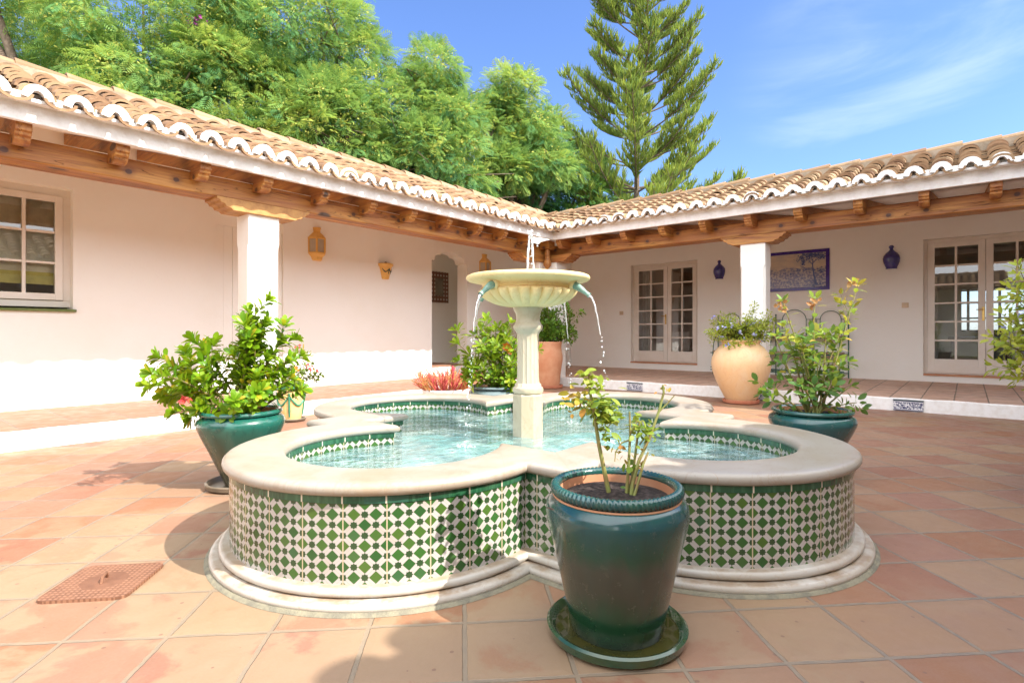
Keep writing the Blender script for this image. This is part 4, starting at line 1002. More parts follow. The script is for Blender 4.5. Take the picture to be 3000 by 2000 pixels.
# 4. far grey-blue pot with bright shrub
px_, py_ = 4.13, 3.63; O = (px_, py_)
t = thing('potted_shrub', (px_, py_, 0), 'bright green shrub with one orange flower in the grey blue pot', 'potted plant', PG)
pot(t, [(r*1.1, z*.98) for r, z in GP2+RM2[1:]], MT['glaze4'], .24, .44, 0, [(.238, .47), (.232, .44)])
rnd = random.Random(21)
ends = [(-.13, 0, 1.12), (-.02, .05, 1.02), (.13, 0, 1.10), (.20, .05, 1.0), (-.40, -.02, .90), (-.22, .0, .98), (-.30, .05, .72), (-.12, -.12, .80), (.06, -.12, .82), (.22, -.1, .78), (-.25, -.1, .62), (.0, -.18, .62), (.18, -.15, .6), (.3, .05, .85), (-.05, .1, .9), (-.2, -.2, .56), (.1, -.2, .55), (-.3, -.05, .55), (.28, -.1, .6)]
P = stems_to((px_, py_, .44), [lat3(*e, O) for e in ends], MT['stem'], t, .009, .003, .15, spread=.07, seed=6)
P += shoots(P, 3, .08, .18, rnd, MT['stem'], t)
fr = leaf_paths(P, 46, .15, .088, 55, rnd, 10, (.5, .24), .05, .02); put_leaves('leaves', fr, MT['hib'], t, .19)
flowers('flowers', [lat3(.10, -.12, .86, O), lat3(.115, -.12, .84, O)], .045, MT['orangefl'], t, rnd, 6, 2, .01)
flowers('flowers', [lat3(-.25, -.02, 1.03, O)], .02, MT['redfl'], t, rnd, 5, 3, .012)

# 5. firestick succulent in a low white bowl
px_, py_ = 4.48, 4.75; O = (px_, py_)
t = thing('potted_succulent', (px_, py_, 0), 'red and orange firestick succulent in a white bowl behind the basin', 'potted plant')
pot(t, [(.001, 0), (.16, 0), (.17, .02), (.23, .16), (.275, .30), (.285, .335), (.28, .35), (.262, .345), (.255, .32)], MT['lime'], .258, .31, 0)
b = MB(); rnd = random.Random(9)
for i in range(150):
    a, r = rnd.uniform(0, TAU), .25*math.sqrt(rnd.random()); s = Vector((px_+r*math.cos(a), py_+r*math.sin(a), .32)); tt = rnd.random()
    h = rnd.uniform(.10, .24)*(1.25-.8*r); out = Vector((math.cos(a), math.sin(a), 0))*r*.75
    e = s+out+Vector((rnd.gauss(0, .02), rnd.gauss(0, .02), h)); m_ = s.lerp(e, .5)+Vector((rnd.gauss(0, .012), rnd.gauss(0, .012), 0))
    b.tube([s, m_, e], [.006, .0055, .0025], 5, tint=tt)
    for q in range(4):
        s2 = s.lerp(e, rnd.uniform(.35, .9)); b.tube([s2, s2+Vector((rnd.gauss(0, .03), rnd.gauss(0, .03), rnd.uniform(.02, .07)))], [.0045, .002], 5, tint=min(1, max(0, tt+rnd.gauss(0, .15))))
b.tube([lat3(.10, -.1, .34, O), lat3(.09, -.1, .52, O), lat3(.10, -.1, .60, O), lat3(.085, -.1, .62, O)], [.012, .016, .020, .005], 7, tint=.02)
b.build('stems', MT['fire'], t, smooth=60)

# 6. yellow pot with swags
px_, py_ = 3.20, 5.96; O = (px_, py_)
saucer(px_, py_, .165, MT['brownsaucer'], 'brown saucer under the yellow swagged pot by the gallery step', h=.035)
t = thing('potted_lantana', (px_, py_, .012), 'small leaved flowering plant in the yellow pot with green swags', 'potted plant')
pot(t, [(.001, 0), (.105, 0), (.11, .01), (.122, .12), (.14, .25), (.152, .35), (.154, .36)], MT['palyellow'], .14, .385, .012)
b = MB(); b.lathe([(.154, .372), (.164, .374), (.168, .392), (.172, .414), (.168, .42), (.15, .418), (.145, .40)], 48, (px_, py_, 0), rf=lambda r, z, a: r*(1+.012*math.sin(18*a))); b.build('rim', MT['swag'], t, smooth=50)
b = MB()
for k in range(4):
    a0 = R(39.8+180)+k*TAU/4+.25
    rad_ = lambda z: .106+(z-.012)*.128+.006
    sw = [];
    for q in np.linspace(0, 1, 13):
        z = .30-.115*math.sin(PI*q); a = a0+q*TAU/4; sw.append((px_+rad_(z)*math.cos(a), py_+rad_(z)*math.sin(a), z))
    b.tube(sw, [.007+.006*math.sin(PI*q) for q in np.linspace(0, 1, 13)], 8)
    b.tube([(px_+rad_(z)*math.cos(a0), py_+rad_(z)*math.sin(a0), z) for z in (.33, .29, .2, .12, .06)], [.008, .014, .012, .013, .008], 8)
b.build('swags', MT['swag'], t, smooth=60)
rnd = random.Random(14)
ends = [(.22, 0, .74), (.13, .02, .80), (.28, -.03, .56), (.30, -.02, .50), (.05, 0, .72), (-.1, 0, .66), (.15, -.08, .58), (0, -.1, .55), (.06, .05, .82), (-.2, -.02, .58), (.22, .05, .64), (.12, -.1, .48), (.02, -.12, .44), (.33, -.02, .53)]
P = stems_to((px_, py_, .39), [lat3(*e, O) for e in ends], MT['stem'], t, .004, .0015, .2, spread=.05, seed=5)
P += shoots(P, 2, .04, .10, rnd, MT['stem'], t, .0015)
fr = leaf_paths(P, 70, .25, .042, 60, rnd, 6, (.5, .25), .25, .02); put_leaves('leaves', fr, MT['lant'], t, .33, OVAL_V)
flowers('flowers', [lat3(.20, -.03, .62, O), lat3(.25, -.04, .60, O), lat3(.31, -.04, .57, O), lat3(.06, -.12, .50, O), lat3(.09, 0, .85, O)], .018, MT['redfl'], t, rnd, 5, 4, .014)
flowers('flowers', [lat3(.10, -.1, .60, O), lat3(.04, -.15, .42, O), lat3(.05, -.15, .38, O)], .02, MT['orangefl'], t, rnd, 5, 4, .012)

# 7. tall terracotta pot by the corner pillars
px_, py_ = 8.16, 5.93; O = (px_, py_)
saucer(px_, py_, .27, MT['redclay'], 'red clay saucer under the tall terracotta pot by the corner pillars', h=.06)
t = thing('potted_bush', (px_, py_, .014), 'dense green bush in a tall terracotta pot at the corner pillars', 'potted plant')
pot(t, [(.001, 0), (.20, 0), (.205, .02), (.215, .12), (.225, .25), (.25, .42), (.265, .52), (.262, .58), (.245, .66), (.238, .72), (.242, .78), (.25, .82), (.245, .835), (.225, .83), (.22, .80)], MT['terra'], .22, .79, .014)
rnd = random.Random(31)
ends = [(rnd.gauss(0, .19)+.03, rnd.gauss(0, .15), rnd.uniform(.92, 1.5)) for _ in range(34)]+[(.45, 0, .98), (.40, 0, 1.36), (.48, .02, .90), (.38, 0, 1.15), (.42, -.05, 1.05)]
P = stems_to((px_, py_, .80), [lat3(*e, O) for e in ends], MT['stem'], t, .006, .002, .15, spread=.1, seed=7)
P += shoots(P, 3, .08, .2, rnd, MT['stem'], t, .002)
fr = leaf_paths(P, 60, .15, .065, 62, rnd, 8, (.55, .26), .15, .05); put_leaves('leaves', fr, MT['ivy'], t, .30, OVAL_V)

# 8. big jar with plumbago
px_, py_ = 8.16, 2.515; O = (px_, py_)
saucer(px_, py_, .25, MT['redclay'], 'red clay saucer under the big cream jar', h=.055)
t = thing('potted_plumbago', (px_, py_, .014), 'blue flowering plumbago spilling from the big round cream jar', 'potted plant')
pot(t, [(.001, 0), (.185, 0), (.195, .015), (.225, .07), (.285, .19), (.345, .32), (.388, .45), (.402, .54), (.395, .62), (.362, .71), (.315, .775), (.27, .815), (.25, .832), (.252, .85), (.268, .868), (.272, .882), (.26, .89), (.235, .885), (.23, .86)], MT['jar'], .235, .86, .014, n=72)
def plumbago(t, ends, base, seed, nfl, per=70, size=.042, lm='plumb'):
    rnd = random.Random(seed); P = stems_to(base, ends, MT['stem'], t, .005, .0018, .25, spread=.12, seed=seed)
    P += shoots(P, 3, .06, .16, rnd, MT['stem'], t, .0016)
    fr = leaf_paths(P, per, .15, size, 62, rnd, 6, (.55, .26), .15, .05); put_leaves('leaves', fr, MT[lm], t, .27, OVAL_V)
    pts = [P[rnd.randrange(len(P))][-1]+Vector((rnd.gauss(0, .06), rnd.gauss(0, .06), rnd.gauss(.02, .05))) for _ in range(nfl)]
    flowers('flowers', pts, size*.5, MT['bluefl'], t, rnd, 5, 5, .018)
rnd = random.Random(17)
ends = [lat3(rnd.uniform(-.44, .42), rnd.gauss(-.05, .16), rnd.uniform(.92, 1.2), O) for _ in range(46)]+[lat3(*e, O) for e in [(-.5, -.1, 1.02), (-.42, -.1, .92), (.2, 0, 1.33), (.12, 0, 1.26), (-.3, -.25, .86), (-.15, -.3, .85), (.05, -.3, .88), (.25, -.2, .92), (.38, -.1, 1.0), (-.05, -.28, .92)]]
plumbago(t, ends, (px_, py_, .87), 33, 30)

# 9. plumbago arching in from the right, its pot just outside the view
px_, py_ = 4.95, -.62; O = (px_, py_)
t = thing('potted_plumbago', (px_, py_, .0), 'airy plumbago with pale blue flowers leaning in at the right edge', 'potted plant')
pot(t, GP2+RM2[1:], MT['glaze2'], .216, .44, 0, [(.216, .478), (.212, .44)])
rnd = random.Random(19)
ends = [lat3(rnd.uniform(-.50, .15), rnd.gauss(-.05, .12), rnd.uniform(.88, 1.40), O) for _ in range(40)]+[lat3(*e, O) for e in [(-.58, 0, .80), (-.55, 0, .92), (-.5, 0, .78), (-.56, -.05, 1.22), (-.53, 0, 1.32), (-.6, 0, 1.12), (-.48, .02, 1.42), (-.66, 0, .98)]]
plumbago(t, ends, (px_, py_, .44), 41, 34, 56, .054, 'plumb2')

# ------------------------------------------------------------------ wall pieces
def lantern(x, z0, z1, label):
    t = thing('wall_lantern', (x, YW, z0), label, 'lantern', 'yellow lanterns on the left wall'); H = z1-z0; k = H/.52
    def ring(r, z): return [(x-math.cos(a)*r*k, YW-math.sin(a)*r*k, z0+z*k) for a in (0, PI/3, 2*PI/3, PI)]
    def shell(name, levels, mat):
        b = MB(); rs = [ring(*l) for l in levels]
        for i in range(len(rs)-1):
            for q in range(3): b.face([rs[i][q], rs[i][q+1], rs[i+1][q+1], rs[i+1][q]])
        b.face(rs[0][::-1]); b.face(rs[-1]); return b.build(name, mat, t, bevel=.003)
    shell('base', [(.07, 0), (.085, .012), (.10, .06), (.145, .10), (.15, .125), (.14, .13)], MT['yellow'])
    shell('roof', [(.142, .335), (.155, .34), (.155, .352), (.10, .41), (.066, .44), (.06, .445), (.062, .50), (.072, .51), (.066, .522)], MT['yellow'])
    b = MB(); A = ring(.138, .13); Bq = ring(.138, .335)
    for q in range(4): b.box(A[q][0]-.012, A[q][0]+.012, min(YW, A[q][1]-.008), min(YW, A[q][1]+.012)+.001, z0+.13*k, z0+.335*k)
    b.build('post', MT['yellow'], t)
    b = MB(); A = ring(.126, .13); Bq = ring(.126, .335)
    for q in range(3): b.face([A[q], A[q+1], Bq[q+1], Bq[q]])
    b.build('pane', MT['lampglass'], t)
m = M('dusty_lamp_glass'); MT['lampglass'] = m.end(m.bsdf(m.mix(m.noise(m.pos(), 12, 3), (.42, .36, .28), (.55, .50, .42)), .2))
lantern(4.705, 2.149, 2.672, 'yellow hexagonal wall lantern above the left wall, next to the near pillar')
lantern(8.62, 2.16, 2.683, 'yellow hexagonal wall lantern right of the arched opening')
t = thing('wall_planter', (6.03, YW, 1.957), 'half round yellow planter with dark swag hung on left wall', 'planter')
b = MB(); n_ = 14; rs = []
for r, z in [(.055, 0), (.07, .006), (.085, .08), (.12, .215), (.13, .225), (.145, .235), (.148, .27), (.135, .275)]: rs.append([(6.03-math.cos(PI*k/n_)*r, YW-math.sin(PI*k/n_)*r, 1.957+z) for k in range(n_+1)])
for i in range(len(rs)-1):
    for k in range(n_): b.face([rs[i][k], rs[i][k+1], rs[i+1][k+1], rs[i+1][k]])
b.face(rs[0]); b.build('pot', MT['yellow'], t, smooth=40)
b = MB()
rz = lambda z: .085+(z-.08)*.26+.004
for a0, a1 in ((.15, .52), (.52, .9)):
    b.tube([(6.03-math.cos(PI*(a0+(a1-a0)*q))*rz(.185-.06*math.sin(PI*q)), YW-math.sin(PI*(a0+(a1-a0)*q))*rz(.185-.06*math.sin(PI*q)), 1.957+.185-.06*math.sin(PI*q)) for q in np.linspace(0, 1, 9)], [.004+.007*math.sin(PI*q) for q in np.linspace(0, 1, 9)], 6)
for a in (.52, .9): b.tube([(6.03-math.cos(PI*a)*rz(z), YW-math.sin(PI*a)*rz(z), 1.957+z) for z in (.19, .15, .09)], [.006, .010, .006], 6)
b.build('swag', MT['dkswag'], t)
b = MB(); b.lathe([(.10, .262), (.001, .266)], 18, (6.03, YW-.02, 1.957)); b.blob((6.0, YW-.06, 2.235), .025); b.build('soil', MT['soil'], t)
# mirror in the arched corridor, framed with patterned tiles
m = M('patterned_frame_tiles'); o = m.pos(); x, y, z = m.sep(o); a = ((x*11).frac()-.5).abs(); c_ = ((z*11).frac()-.5).abs(); d_ = (a*a+c_*c_)
MT['mirtile'] = m.end(m.bsdf(m.mix(d_.lt(.075)*.85, (.16, .07, .045), (.55, .50, .46)), .3))
m = M('mirror_glass'); MT['mirror'] = m.end(m.bsdf((.30, .28, .24), .08, Metallic=.7))
t = thing('tiled_mirror', (8.55, 9.3, 1.72), 'small mirror framed in brown patterned tiles inside the arched opening', 'mirror')
b = MB()
mx0, mx1, mz0, mz1 = 8.27, 8.83, 1.70, 2.40; fw = .15
b.box(mx0, mx1, 9.275, 9.297, mz0, mz0+fw); b.box(mx0, mx1, 9.275, 9.297, mz1-fw, mz1); b.box(mx0, mx0+fw, 9.275, 9.297, mz0+fw, mz1-fw); b.box(mx1-fw, mx1, 9.275, 9.297, mz0+fw, mz1-fw)
b.build('frame', MT['mirtile'], t, bevel=.003); b = MB(); b.box(mx0+fw, mx1-fw, 9.285, 9.297, mz0+fw, mz1-fw); b.build('glass', MT['mirror'], t)
# blue jar-shaped wall lamps
def bluelamp(y, z0, label, k=1.0):
    b = MB(); n_ = 18; rs = []
    for r, z in [(.085, 0), (.09, .012), (.082, .02), (.10, .06), (.125, .13), (.132, .19), (.122, .24), (.085, .29), (.045, .325), (.03, .345), (.028, .37), (.038, .385), (.04, .40), (.03, .415), (.022, .425), (.001, .43)]:
        rs.append([(XW-math.sin(PI*q/n_)*r*k*1.0, y-math.cos(PI*q/n_)*r*k, z0+z*k) for q in range(n_+1)])
    for i in range(len(rs)-1):
        for q in range(n_): b.face([rs[i][q], rs[i][q+1], rs[i+1][q+1], rs[i+1][q]])
    o = b.build('wall_lamp', MT['cobalt'], None, smooth=50, loc=(XW, y, z0)); tag(o, label, 'wall lamp', 'blue wall lamps on the right wall')
bluelamp(4.131, 2.165, 'cobalt blue jar shaped wall lamp between far French door and pillar', .96)
bluelamp(1.065, 2.155, 'cobalt blue jar shaped wall lamp right of the tile mural', 1.0)
# azulejo mural
m = M('azulejo_landscape'); p = m.pos(); x, y, z = m.sep(p)
n1 = m.noise(p, 26, 5, .7); n2 = m.noise(m.scale(p, (1, 1, 2.5)), 7, 4)
hz = 2.30+0*z if False else None
h = z+(m.noise(m.scale(p, (0, 3.5, 0)), 1.2, 4)-.5)*.22
fieldm = h.step(2.20, 2.23, 1.0, 0.0)
skyc = m.mix(n2.step(.3, .7), (.50, .44, .40), (.62, .53, .42))
fldc = m.mix(n1.step(.38, .58), (.55, .50, .48), (.17, .17, .33))
c_ = m.mix(fieldm, skyc, fldc)
hill = (h-2.25).abs().lt(.035)*m.noise(p, 18, 4).step(.35, .6)
c_ = m.mix(hill*.8, c_, (.16, .18, .34))
gl = (((y-2.04)/.152).frac()-.5).abs().gt(.49).max((((z-1.84)/.152).frac()-.5).abs().gt(.49))
c_ = m.mix(gl*.35, c_, (.42, .38, .36))
MT['azul'] = m.end(m.bsdf(c_, .22, m.bump(gl*-1.0, .15, .002)))
t = thing('tile_mural', (XW, 2.7, 1.84), 'blue and white tile picture of a landscape with a tree', 'mural')
b = MB(); my0, my1, mz0, mz1 = 2.04, 3.32, 1.838, 2.628; fw = .062
b.box(XW-.014, XW, my0+fw, my1-fw, mz0+fw, mz1-fw); b.build('picture', MT['azul'], t)
b = MB(); b.box(XW-.026, XW, my0, my1, mz0, mz0+fw); b.box(XW-.026, XW, my0, my1, mz1-fw, mz1); b.box(XW-.026, XW, my0, my0+fw, mz0+fw, mz1-fw); b.box(XW-.026, XW, my1-fw, my1, mz0+fw, mz1-fw); b.build('border', MT['indigo'], t, bevel=.006)
b = MB(); rnd = random.Random(2); xm = XW-.0155
def ink(pts, ws):
    for i in range(len(pts)-1):
        (y0, z0), (y1, z1) = pts[i], pts[i+1]; dx, dz = y1-y0, z1-z0; l = math.hypot(dx, dz) or 1; nx, nz = -dz/l, dx/l
        b.face([(xm, y0+nx*ws[i], z0+nz*ws[i]), (xm, y1+nx*ws[i+1], z1+nz*ws[i+1]), (xm, y1-nx*ws[i+1], z1-nz*ws[i+1]), (xm, y0-nx*ws[i], z0-nz*ws[i])])
ink([(2.27, 1.94), (2.29, 2.05), (2.315, 2.18), (2.33, 2.32), (2.325, 2.46)], [.030, .016, .012, .010, .006]); ink([(2.33, 2.34), (2.40, 2.42), (2.46, 2.45)], [.008, .006, .004]); ink([(2.33, 2.36), (2.25, 2.44), (2.18, 2.47)], [.007, .005, .004])
for cy, cz, n_, s1, s2 in ((2.45, 2.48, 120, .09, .042), (2.20, 2.49, 100, .055, .035), (2.34, 2.53, 110, .10, .020), (2.51, 2.38, 40, .022, .04), (2.2, 2.22, 34, .05, .022), (2.3, 1.95, 40, .07, .014), (2.85, 2.17, 30, .15, .012), (2.6, 2.25, 22, .1, .015)):
    for k in range(n_):
        yc = min(2.72, max(2.11, rnd.gauss(cy, s1))); zc = min(2.555, max(1.91, rnd.gauss(cz, s2))); r = rnd.uniform(.008, .020); a = rnd.random()*TAU
        b.face([(xm-.0004*(k % 5+1), yc+r*math.cos(a+q), zc+r*.6*math.sin(a+q)) for q in (0, 1.4, 2.9, 4.4)])
b.build('painted_tree', MT['inkblue'], t)
for y_, z_, lb in ((6.486, 1.49, 'small ivory light switch left of the far French door'), (.863, 1.497, 'small ivory light switch left of the right French door')):
    b = MB(); b.box(XW-.012, XW, y_-.05, y_+.05, z_-.045, z_+.045); b.box(XW-.018, XW-.012, y_-.028, y_+.028, z_-.028, z_+.028)
    tag(b.build('light_switch', MT['switch'], None, bevel=.006, loc=(XW, y_, z_)), lb, 'switch', 'light switches on the right wall')
# painted vent tiles in the step
m = M('painted_vent_tile'); p = m.pos(); x, y, z = m.sep(p)
wv = m.noise(m.scale(p, (0, 1, 1)), 24, 2, .5, 1.6); sp = (wv-.5).abs().lt(.06); zz = z-.075
bd = (zz.abs()).gt(.052)*(zz.abs()).lt(.064)
MT['vent'] = m.end(m.bsdf(m.mix((sp*(zz.abs().lt(.045))).max(bd), (.72, .72, .74), (.07, .08, .16)), .2))
for (y0, y1), lb in zip(((4.285, 4.575), (2.255, 2.40), (.435, .748)), ('small blue and white tile set in step, behind the fountain', 'blue and white tile half hidden behind the big cream jar', 'blue and white tile set in step at the right edge')):
    b = MB(); b.box(8.615, 8.64, y0, y1, .012, .138); b.box(8.61, 8.635, y0-.004, y1+.004, .138, .148, 1); tag(b.build('vent_tile', [MT['vent'], MT['dkswag']], None, loc=(8.63, (y0+y1)/2, .07)), lb, 'tile', 'decorated tiles in the gallery step')
# baker's rack
t = thing('plant_rack', (11.7, 2.9, gz), 'green iron rack with arched backs and wooden shelves by the wall', 'rack')
posts = [1.72, 2.31, 2.98, 3.56, 4.13]; xb, xf, xm_ = 11.88, 11.42, 11.62
for y_ in posts:
    b = MB(); b.tube([(xb, y_, gz), (xb, y_, 1.36)], .011, 8); b.blob((xb, y_, 1.37), .016); b.build('post', MT['iron'], t, smooth=60)
for y_ in (1.80, 2.98, 4.08):
    b = MB(); b.tube([(xf, y_, gz), (xf, y_, .64)], .010, 8); b.tube([(xf, y_, .6), (xf+.05, y_, .80), (xm_, y_, .94)], .008, 8); b.tube([(xf, y_, .25), (xb, y_, .25)], .007, 6); b.build('leg', MT['iron'], t, smooth=60)
b = MB()
for a, c in zip(posts[:-1], posts[1:]):
    m0, m1 = a+.12, c-.12; r = (m1-m0)/2; pth = [(xb, m0, .95), (xb, m0, 1.26)]+[(xb, (m0+m1)/2-r*math.cos(q), 1.26+r*math.sin(q)*.95) for q in np.linspace(.1, PI-.1, 11)]+[(xb, m1, 1.26), (xb, m1, .95)]
    b.tube(pth, .0075, 7); b.tube([(xb, a, 1.27), (xb, m0, 1.27)], .006, 6); b.tube([(xb, m1, 1.27), (xb, c, 1.27)], .006, 6)
    for s_, d_ in ((a, 1), (c, -1)): b.tube([(xb, s_+d_*.06, 1.26), (xb, s_+d_*.06, 1.1), (xb, s_+d_*.09, 1.02), (xb, s_+d_*.115, .97)], .006, 6)
    b.tube([(xb, m0+.02, .94), (xb, m0+.02, .26)], .006, 6)
b.build('arched_back', MT['iron'], t, smooth=60)
b = MB()
for x_, z_ in ((xm_, .915), (xb, .915), (xf, .60), (xb, .60), (xf, .25), (xb, .25), (xf, .30)): b.tube([(x_, 1.72, z_), (x_, 4.13, z_)], .010, 8)
b.build('rail', MT['iron'], t, smooth=60)
for xa, z_ in ((xm_-.01, .93), (xf-.01, .615)):
    b = MB(); b.box(xa, xb, 1.78, 4.08, z_, z_+.028); b.build('shelf', MT['plank'], t, bevel=.005)
# drain cover
m = M('chequered_rusty_iron'); p = m.obj(); x, y, z = m.sep(p); h = ((x*52).frac()-.5).abs().lt(.30)*((y*52).frac()-.5).abs().lt(.30); ctr = (x*x+y*y).lt(.0065)
MT['cover'] = m.end(m.bsdf(m.mix(h*(1-ctr)*.75, m.mix(m.noise(p, 18, 5).step(.35, .7), (.20, .09, .05), (.15, .065, .036)), (.31, .155, .09)), .7, m.bump(h*(1-ctr), .9, .004)))
t = thing('drain_cover', (.642, 2.66, 0), 'rusty square drain cover with checker pattern in the left paving', 'drain cover'); t.rotation_euler = (0, 0, R(45+2))
def rrect(h, r): return [(sx*(h-r)+r*math.cos(a), sy*(h-r)+r*math.sin(a)) for sx, sy, a0 in ((1, 1, 0), (-1, 1, 90), (-1, -1, 180), (1, -1, 270)) for a in (R(a0), R(a0+30), R(a0+60), R(a0+90))]
b = MB(); rp = rrect(.158, .035); n_ = len(rp); b.face([(x, y, .011) for x, y in rp]); b.v += []
for k in range(n_): k2 = (k+1) % n_; b.face([(*rp[k], -.002), (*rp[k2], -.002), (*rp[k2], .011), (*rp[k], .011)])
o = b.build('plate', MT['cover']); o.parent = t
b = MB(); b.tube([(-.03, -.004, .010), (-.022, -.004, .032), (.018, .004, .034), (.03, .006, .012)], [.006, .006, .006, .005], 7); b.tube([(.03, .01, .011), (.055, .02, .018)], .005, 6); o = b.build('handle', MT['rust'], smooth=50); o.parent = t

# ------------------------------------------------------------------ trees
def crown_acacia(t, ells, n_clump, per, seed, mat='acacia', flower=.12, size=.46, dark=0.0, rcl=(.42, .85)):
    g = np.random.default_rng(seed); P, D, T_ = [], [], []; PF, DF = [], []
    vol = np.array([e[3]*e[4]*e[5] for e in ells])**(2/3); cnt = np.maximum(4, (n_clump*vol/vol.sum())).astype(int); cl = []
    for e, n in zip(ells, cnt):
        c = np.array(lat3(e[0], e[1], e[2])); ax = np.array([[CR[0], CR[1], 0], [CF[0], CF[1], 0], [0, 0, 1.]])
        u = norm(g.normal(size=(n, 3))); rr = g.uniform(.45, 1, n)**.6
        off = (u*rr[:, None]*np.array([e[3], e[4], e[5]]))@ax; cc = c+off
        for q, o, r_ in zip(cc, off, rr):
            rc = g.uniform(*rcl); m_ = int(per*1.5*rc*rc/.4); cl.append(q)
            uu = norm(g.normal(size=(m_, 3))+norm(o[None, :])*.5+np.array([0, 0, .35])); rad = rc*g.uniform(.35, 1, m_)[:, None]**.5
            pp = q+uu*rad*np.array([1.1, 1.1, .72]); dd = uu+norm(o[None, :])*.35+g.normal(size=(m_, 3))*.35+np.array([0, 0, -.55])
            P.append(pp); D.append(dd); T_.append(np.clip(g.normal(.45+g.normal(0, .17), .22, m_)-dark, 0, 1))
    P, D, T_ = np.concatenate(P), np.concatenate(D), np.concatenate(T_)
    X, Y, Z = frames(D, g.normal(size=(len(P), 3))*.45+np.array([0, 0, 1.])); S_ = size*g.uniform(.65, 1.25, len(P))
    o = scatter('crown', SPRAY_V, SPRAY_F, P, X, Y, Z, S_, MT[mat], t, T_)
    if flower:
        k = g.random(len(P)) < flower; Pf = P[k]; m_ = len(Pf); n6 = 6
        Pf = np.repeat(Pf, n6, 0)+g.normal(size=(m_*n6, 3))*np.array([.05, .05, .11]); X, Y, Z = frames(g.normal(size=Pf.shape), g.normal(size=Pf.shape))
        scatter('blossom', PETAL_V, PETAL_F, Pf, X, Y, Z, g.uniform(.04, .075, len(Pf)), MT['acaciafl'], t, g.random(len(Pf)))
    return cl
def limbs(t, base, cl, seed, r0=.22, split=3.2, n=16):
    rnd = random.Random(seed); b = MB(); bx = Vector(base); top = bx+Vector((rnd.gauss(0, .3), rnd.gauss(0, .3), split))
    b.tube([bx, bx.lerp(top, .5)+Vector((.1, -.05, 0)), top], [r0, r0*.85, r0*.7], 9)
    for q in rnd.sample(list(map(tuple, cl)), min(n, len(cl))):
        e = Vector(q); m_ = top.lerp(e, .5)+Vector((rnd.gauss(0, .35), rnd.gauss(0, .35), .5)); pts = [top*(1-s)**2+m_*2*s*(1-s)+e*s*s for s in np.linspace(0, 1, 9)]
        b.tube(pts, [r0*.5*(1-s)+.018 for s in np.linspace(0, 1, 9)], 6, cap=False)
        for _ in range(4):
            s = pts[rnd.randrange(4, 8)]; b.tube([s, s+Vector((rnd.gauss(0, .35), rnd.gauss(0, .35), rnd.uniform(.0, .4))), s+Vector((rnd.gauss(0, .7), rnd.gauss(0, .7), rnd.uniform(.2, .7)))], [.025, .017, .008], 5, cap=False)
    b.build('trunk', MT['bark'], t, smooth=60)
def tree(name, base, ells, nc, per, seed, label, cat='tree', grp=None, mat='acacia', fl=.30, size=.38, dark=0.0, split=3.0, r0=.2, nl=16, rcl=(.42, .85)):
    bb = lat(*base); t = thing(name, (*bb, -.03), label, cat, grp); cl = crown_acacia(t, ells, nc, per, seed, mat, fl, size, dark, rcl); limbs(t, (*bb, -.03), cl, seed, r0, split, nl); return t
TG = 'feathery trees behind the left gallery'
t1 = tree('acacia_tree', (-9.6, 13.2), [(-9.3, 13, 8.8, 3.2, 2.2, 3.0), (-11.5, 13.4, 7.0, 2.2, 2.0, 2.4), (-7.4, 12.6, 6.6, 1.7, 1.6, 1.6), (-8.8, 12.5, 5.6, 2.0, 1.5, 1.6)], 130, 62, 1, 'tall feathery acacia at the far left, dark branches showing at its top', 'tree', TG)
tree('acacia_tree', (-5.6, 14.2), [(-5.7, 14, 9.4, 1.6, 1.8, 2.6), (-4.7, 14.2, 7.9, .85, 1.4, 1.7), (-6.4, 13.6, 6.6, 1.6, 1.6, 1.7), (-4.6, 13.4, 5.6, 1.2, 1.2, 1.3), (-6.4, 13.2, 4.9, 1.5, 1.2, 1.2), (-3.7, 14.2, 6.5, .7, 1.0, .8), (-7.3, 13.6, 8.3, .9, 1.0, 1.3)], 150, 56, 2, 'tallest feathery acacia, its top cut off by the upper edge', 'tree', TG)
tree('acacia_tree', (-2.2, 15.2), [(-2.2, 15, 7.95, .5, .9, .65), (-2.5, 15, 6.9, 1.0, 1.2, .9), (-1.55, 14.8, 6.7, .55, .9, .75), (-2.4, 14.4, 5.6, 1.2, 1.0, .9), (-1.3, 14.4, 5.5, .6, .8, .8)], 84, 70, 3, 'rounded feathery acacia with a domed top, second from the conifer', 'tree', TG, rcl=(.35, .62))
tree('acacia_tree', (.1, 17.0), [(-.05, 16.6, 8.15, .45, .8, .5), (.35, 16.6, 7.4, .7, .9, .65), (1.15, 16.8, 6.9, .4, .8, .5), (-.5, 16.4, 7.0, .7, 1.0, .7), (.5, 16.4, 6.2, .8, .9, .6), (1.3, 16.6, 6.1, .4, .7, .5), (-.4, 16.2, 5.6, .8, .8, .6)], 90, 70, 4, 'lower feathery acacia right beside the dark conifer', 'tree', TG, rcl=(.35, .62))
tree('evergreen_bush', (.3, 18.2), [(.1, 18, 4.8, 2.2, 1.2, 1.6), (1.7, 18, 5.4, 1.2, 1.0, 1.6), (-1.8, 17.5, 4.4, 1.6, 1.0, 1.3), (.6, 17.6, 3.8, 2.2, .8, .9)], 110, 66, 5, 'dark evergreen bush under the acacias above the roof corner', 'bush', None, 'darkleaf', 0, .40, .1, 2.0, .12, 10)
tree('evergreen_bush', (-5.5, 16.5), [(-5.2, 16.2, 5.0, 3.4, 1.0, 1.6), (-9.5, 15.6, 5.2, 2.6, 1.0, 1.8)], 80, 60, 6, 'dark evergreen bush filling the gaps low behind the left acacias', 'bush', None, 'darkleaf', 0, .45, .1, 2.0, .12, 10)
b = MB()
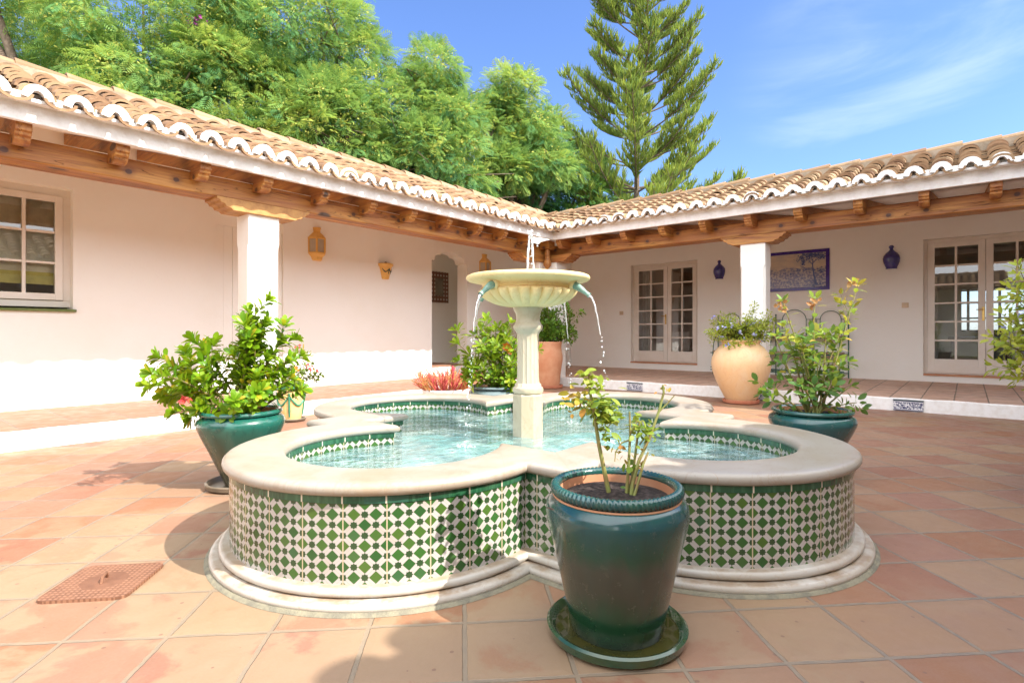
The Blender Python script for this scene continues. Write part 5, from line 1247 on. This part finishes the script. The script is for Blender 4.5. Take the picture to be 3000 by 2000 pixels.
for P_, r_ in (([(-10.2, 11.6, 5.4), (-10.55, 11.5, 6.6), (-11.0, 11.4, 7.3), (-11.9, 11.2, 8.4)], .13), ([(-10.2, 11.6, 5.4), (-10.35, 11.5, 6.4), (-10.7, 11.4, 7.6), (-11.0, 11.2, 9.0)], .10)): b.tube([lat3(*q) for q in P_], [r_, r_*.9, r_*.75, r_*.5], 8)
b.build('limb', MT['bark'], t1, smooth=60)
flowers('blossom', [lat3(-7.05, 12.0, 7.82), lat3(-6.95, 12.0, 7.80), lat3(-6.85, 12.0, 7.74)], .06, MT['purplefl'], t1, random.Random(4), 5, 9, .07)

# araucaria
ab = lat(4.2, 19); t = thing('araucaria_tree', (*ab, -.03), 'tall dark conifer with tiered upswept branches above the roof corner', 'tree')
b = MB(); H = 15.6; tr_ = [lat3(4.2+.02*i, 19, -.03+H*i/16) for i in range(17)]; b.tube(tr_, [.13*(1-i/16.3)+.012 for i in range(17)], 10)
g = random.Random(12); TP, TD, TS_, TT = [], [], [], []
z = 2.2; wh = 0
while z < 15.2:
    k = (z-3.0)/12.4; Rm = 3.35*(1-k)**.8+.32; nb = 7 if k < .3 else 6; ph = wh*1.1; wh += 1
    for q in range(nb):
        a = ph+TAU*q/nb+g.gauss(0, .12); Lb = Rm*g.uniform(.78, 1.1); el = R(g.uniform(10, 24)+16*k); out = Vector((math.cos(a), math.sin(a), 0)); o = Vector(lat3(4.2+.02*16*z/H, 19, z+g.gauss(0, .12)))
        pts = [o+out*(Lb*s)+Vector((0, 0, Lb*(math.tan(el)*s*.65+.28*s*s*s))) for s in np.linspace(0, 1, 10)]
        b.tube(pts, [.032*(1-s)*(1-.5*k)+.010 for s in np.linspace(0, 1, 10)], 5, cap=False)
        side = Vector((-out.y, out.x, 0)); rails = [(pts, .36 if k > .25 else .26)]
        for s_ in np.linspace(.42, .95, 5):
            for sg in (1, -1):
                i = min(8, int(s_*9)); p0 = pts[i].lerp(pts[i+1], s_*9-i); Ls = Lb*.36*(1.15-s_)+.16
                dv = (out*.78+side*sg*g.uniform(.5, .75)); sp = [p0+dv*(Ls*u)+Vector((0, 0, Ls*(.22*u+.34*u*u))) for u in np.linspace(0, 1, 5)]
                b.tube(sp, [.011, .009, .007, .006, .004], 4, cap=False); rails.append((sp, .12))
        for rl, st in rails:
            n = len(rl); L_ = sum((rl[i+1]-rl[i]).length for i in range(n-1)); m_ = max(6, int(L_*23))
            for j in range(m_):
                s = st+(1-st)*(j+.5)/m_; x = s*(n-1); i = min(n-2, int(x)); p = rl[i].lerp(rl[i+1], x-i); ax = (rl[i+1]-rl[i]).normalized()
                for _ in range(2):
                    TP.append(p); TD.append(Vector((g.gauss(0, .38), g.gauss(0, .38), 1))+ax*g.uniform(.25, .75)+side*g.gauss(0, .25)); TS_.append(g.uniform(.28, .56)*(1.05-.45*s)); TT.append(min(1, max(0, g.gauss(.48, .2)+.25*(s-.5))))
    z += .95*(1-.3*k)
b.build('trunk', MT['bark'], t, smooth=60)
X, Y, Z = frames(np.array(TD), np.random.default_rng(3).normal(size=(len(TD), 3)))
TW_V = [(0, 0, 0), (.3, .058, .02), (1, 0, .08), (.3, -.058, .02), (.3, 0, .065), (.3, 0, -.05)]; TW_F = [(0, 1, 2, 3), (0, 4, 2, 5)]
scatter('crown', TW_V, TW_F, np.array(TP), X, Y, Z, np.array(TS_), MT['arau'], t, TT)
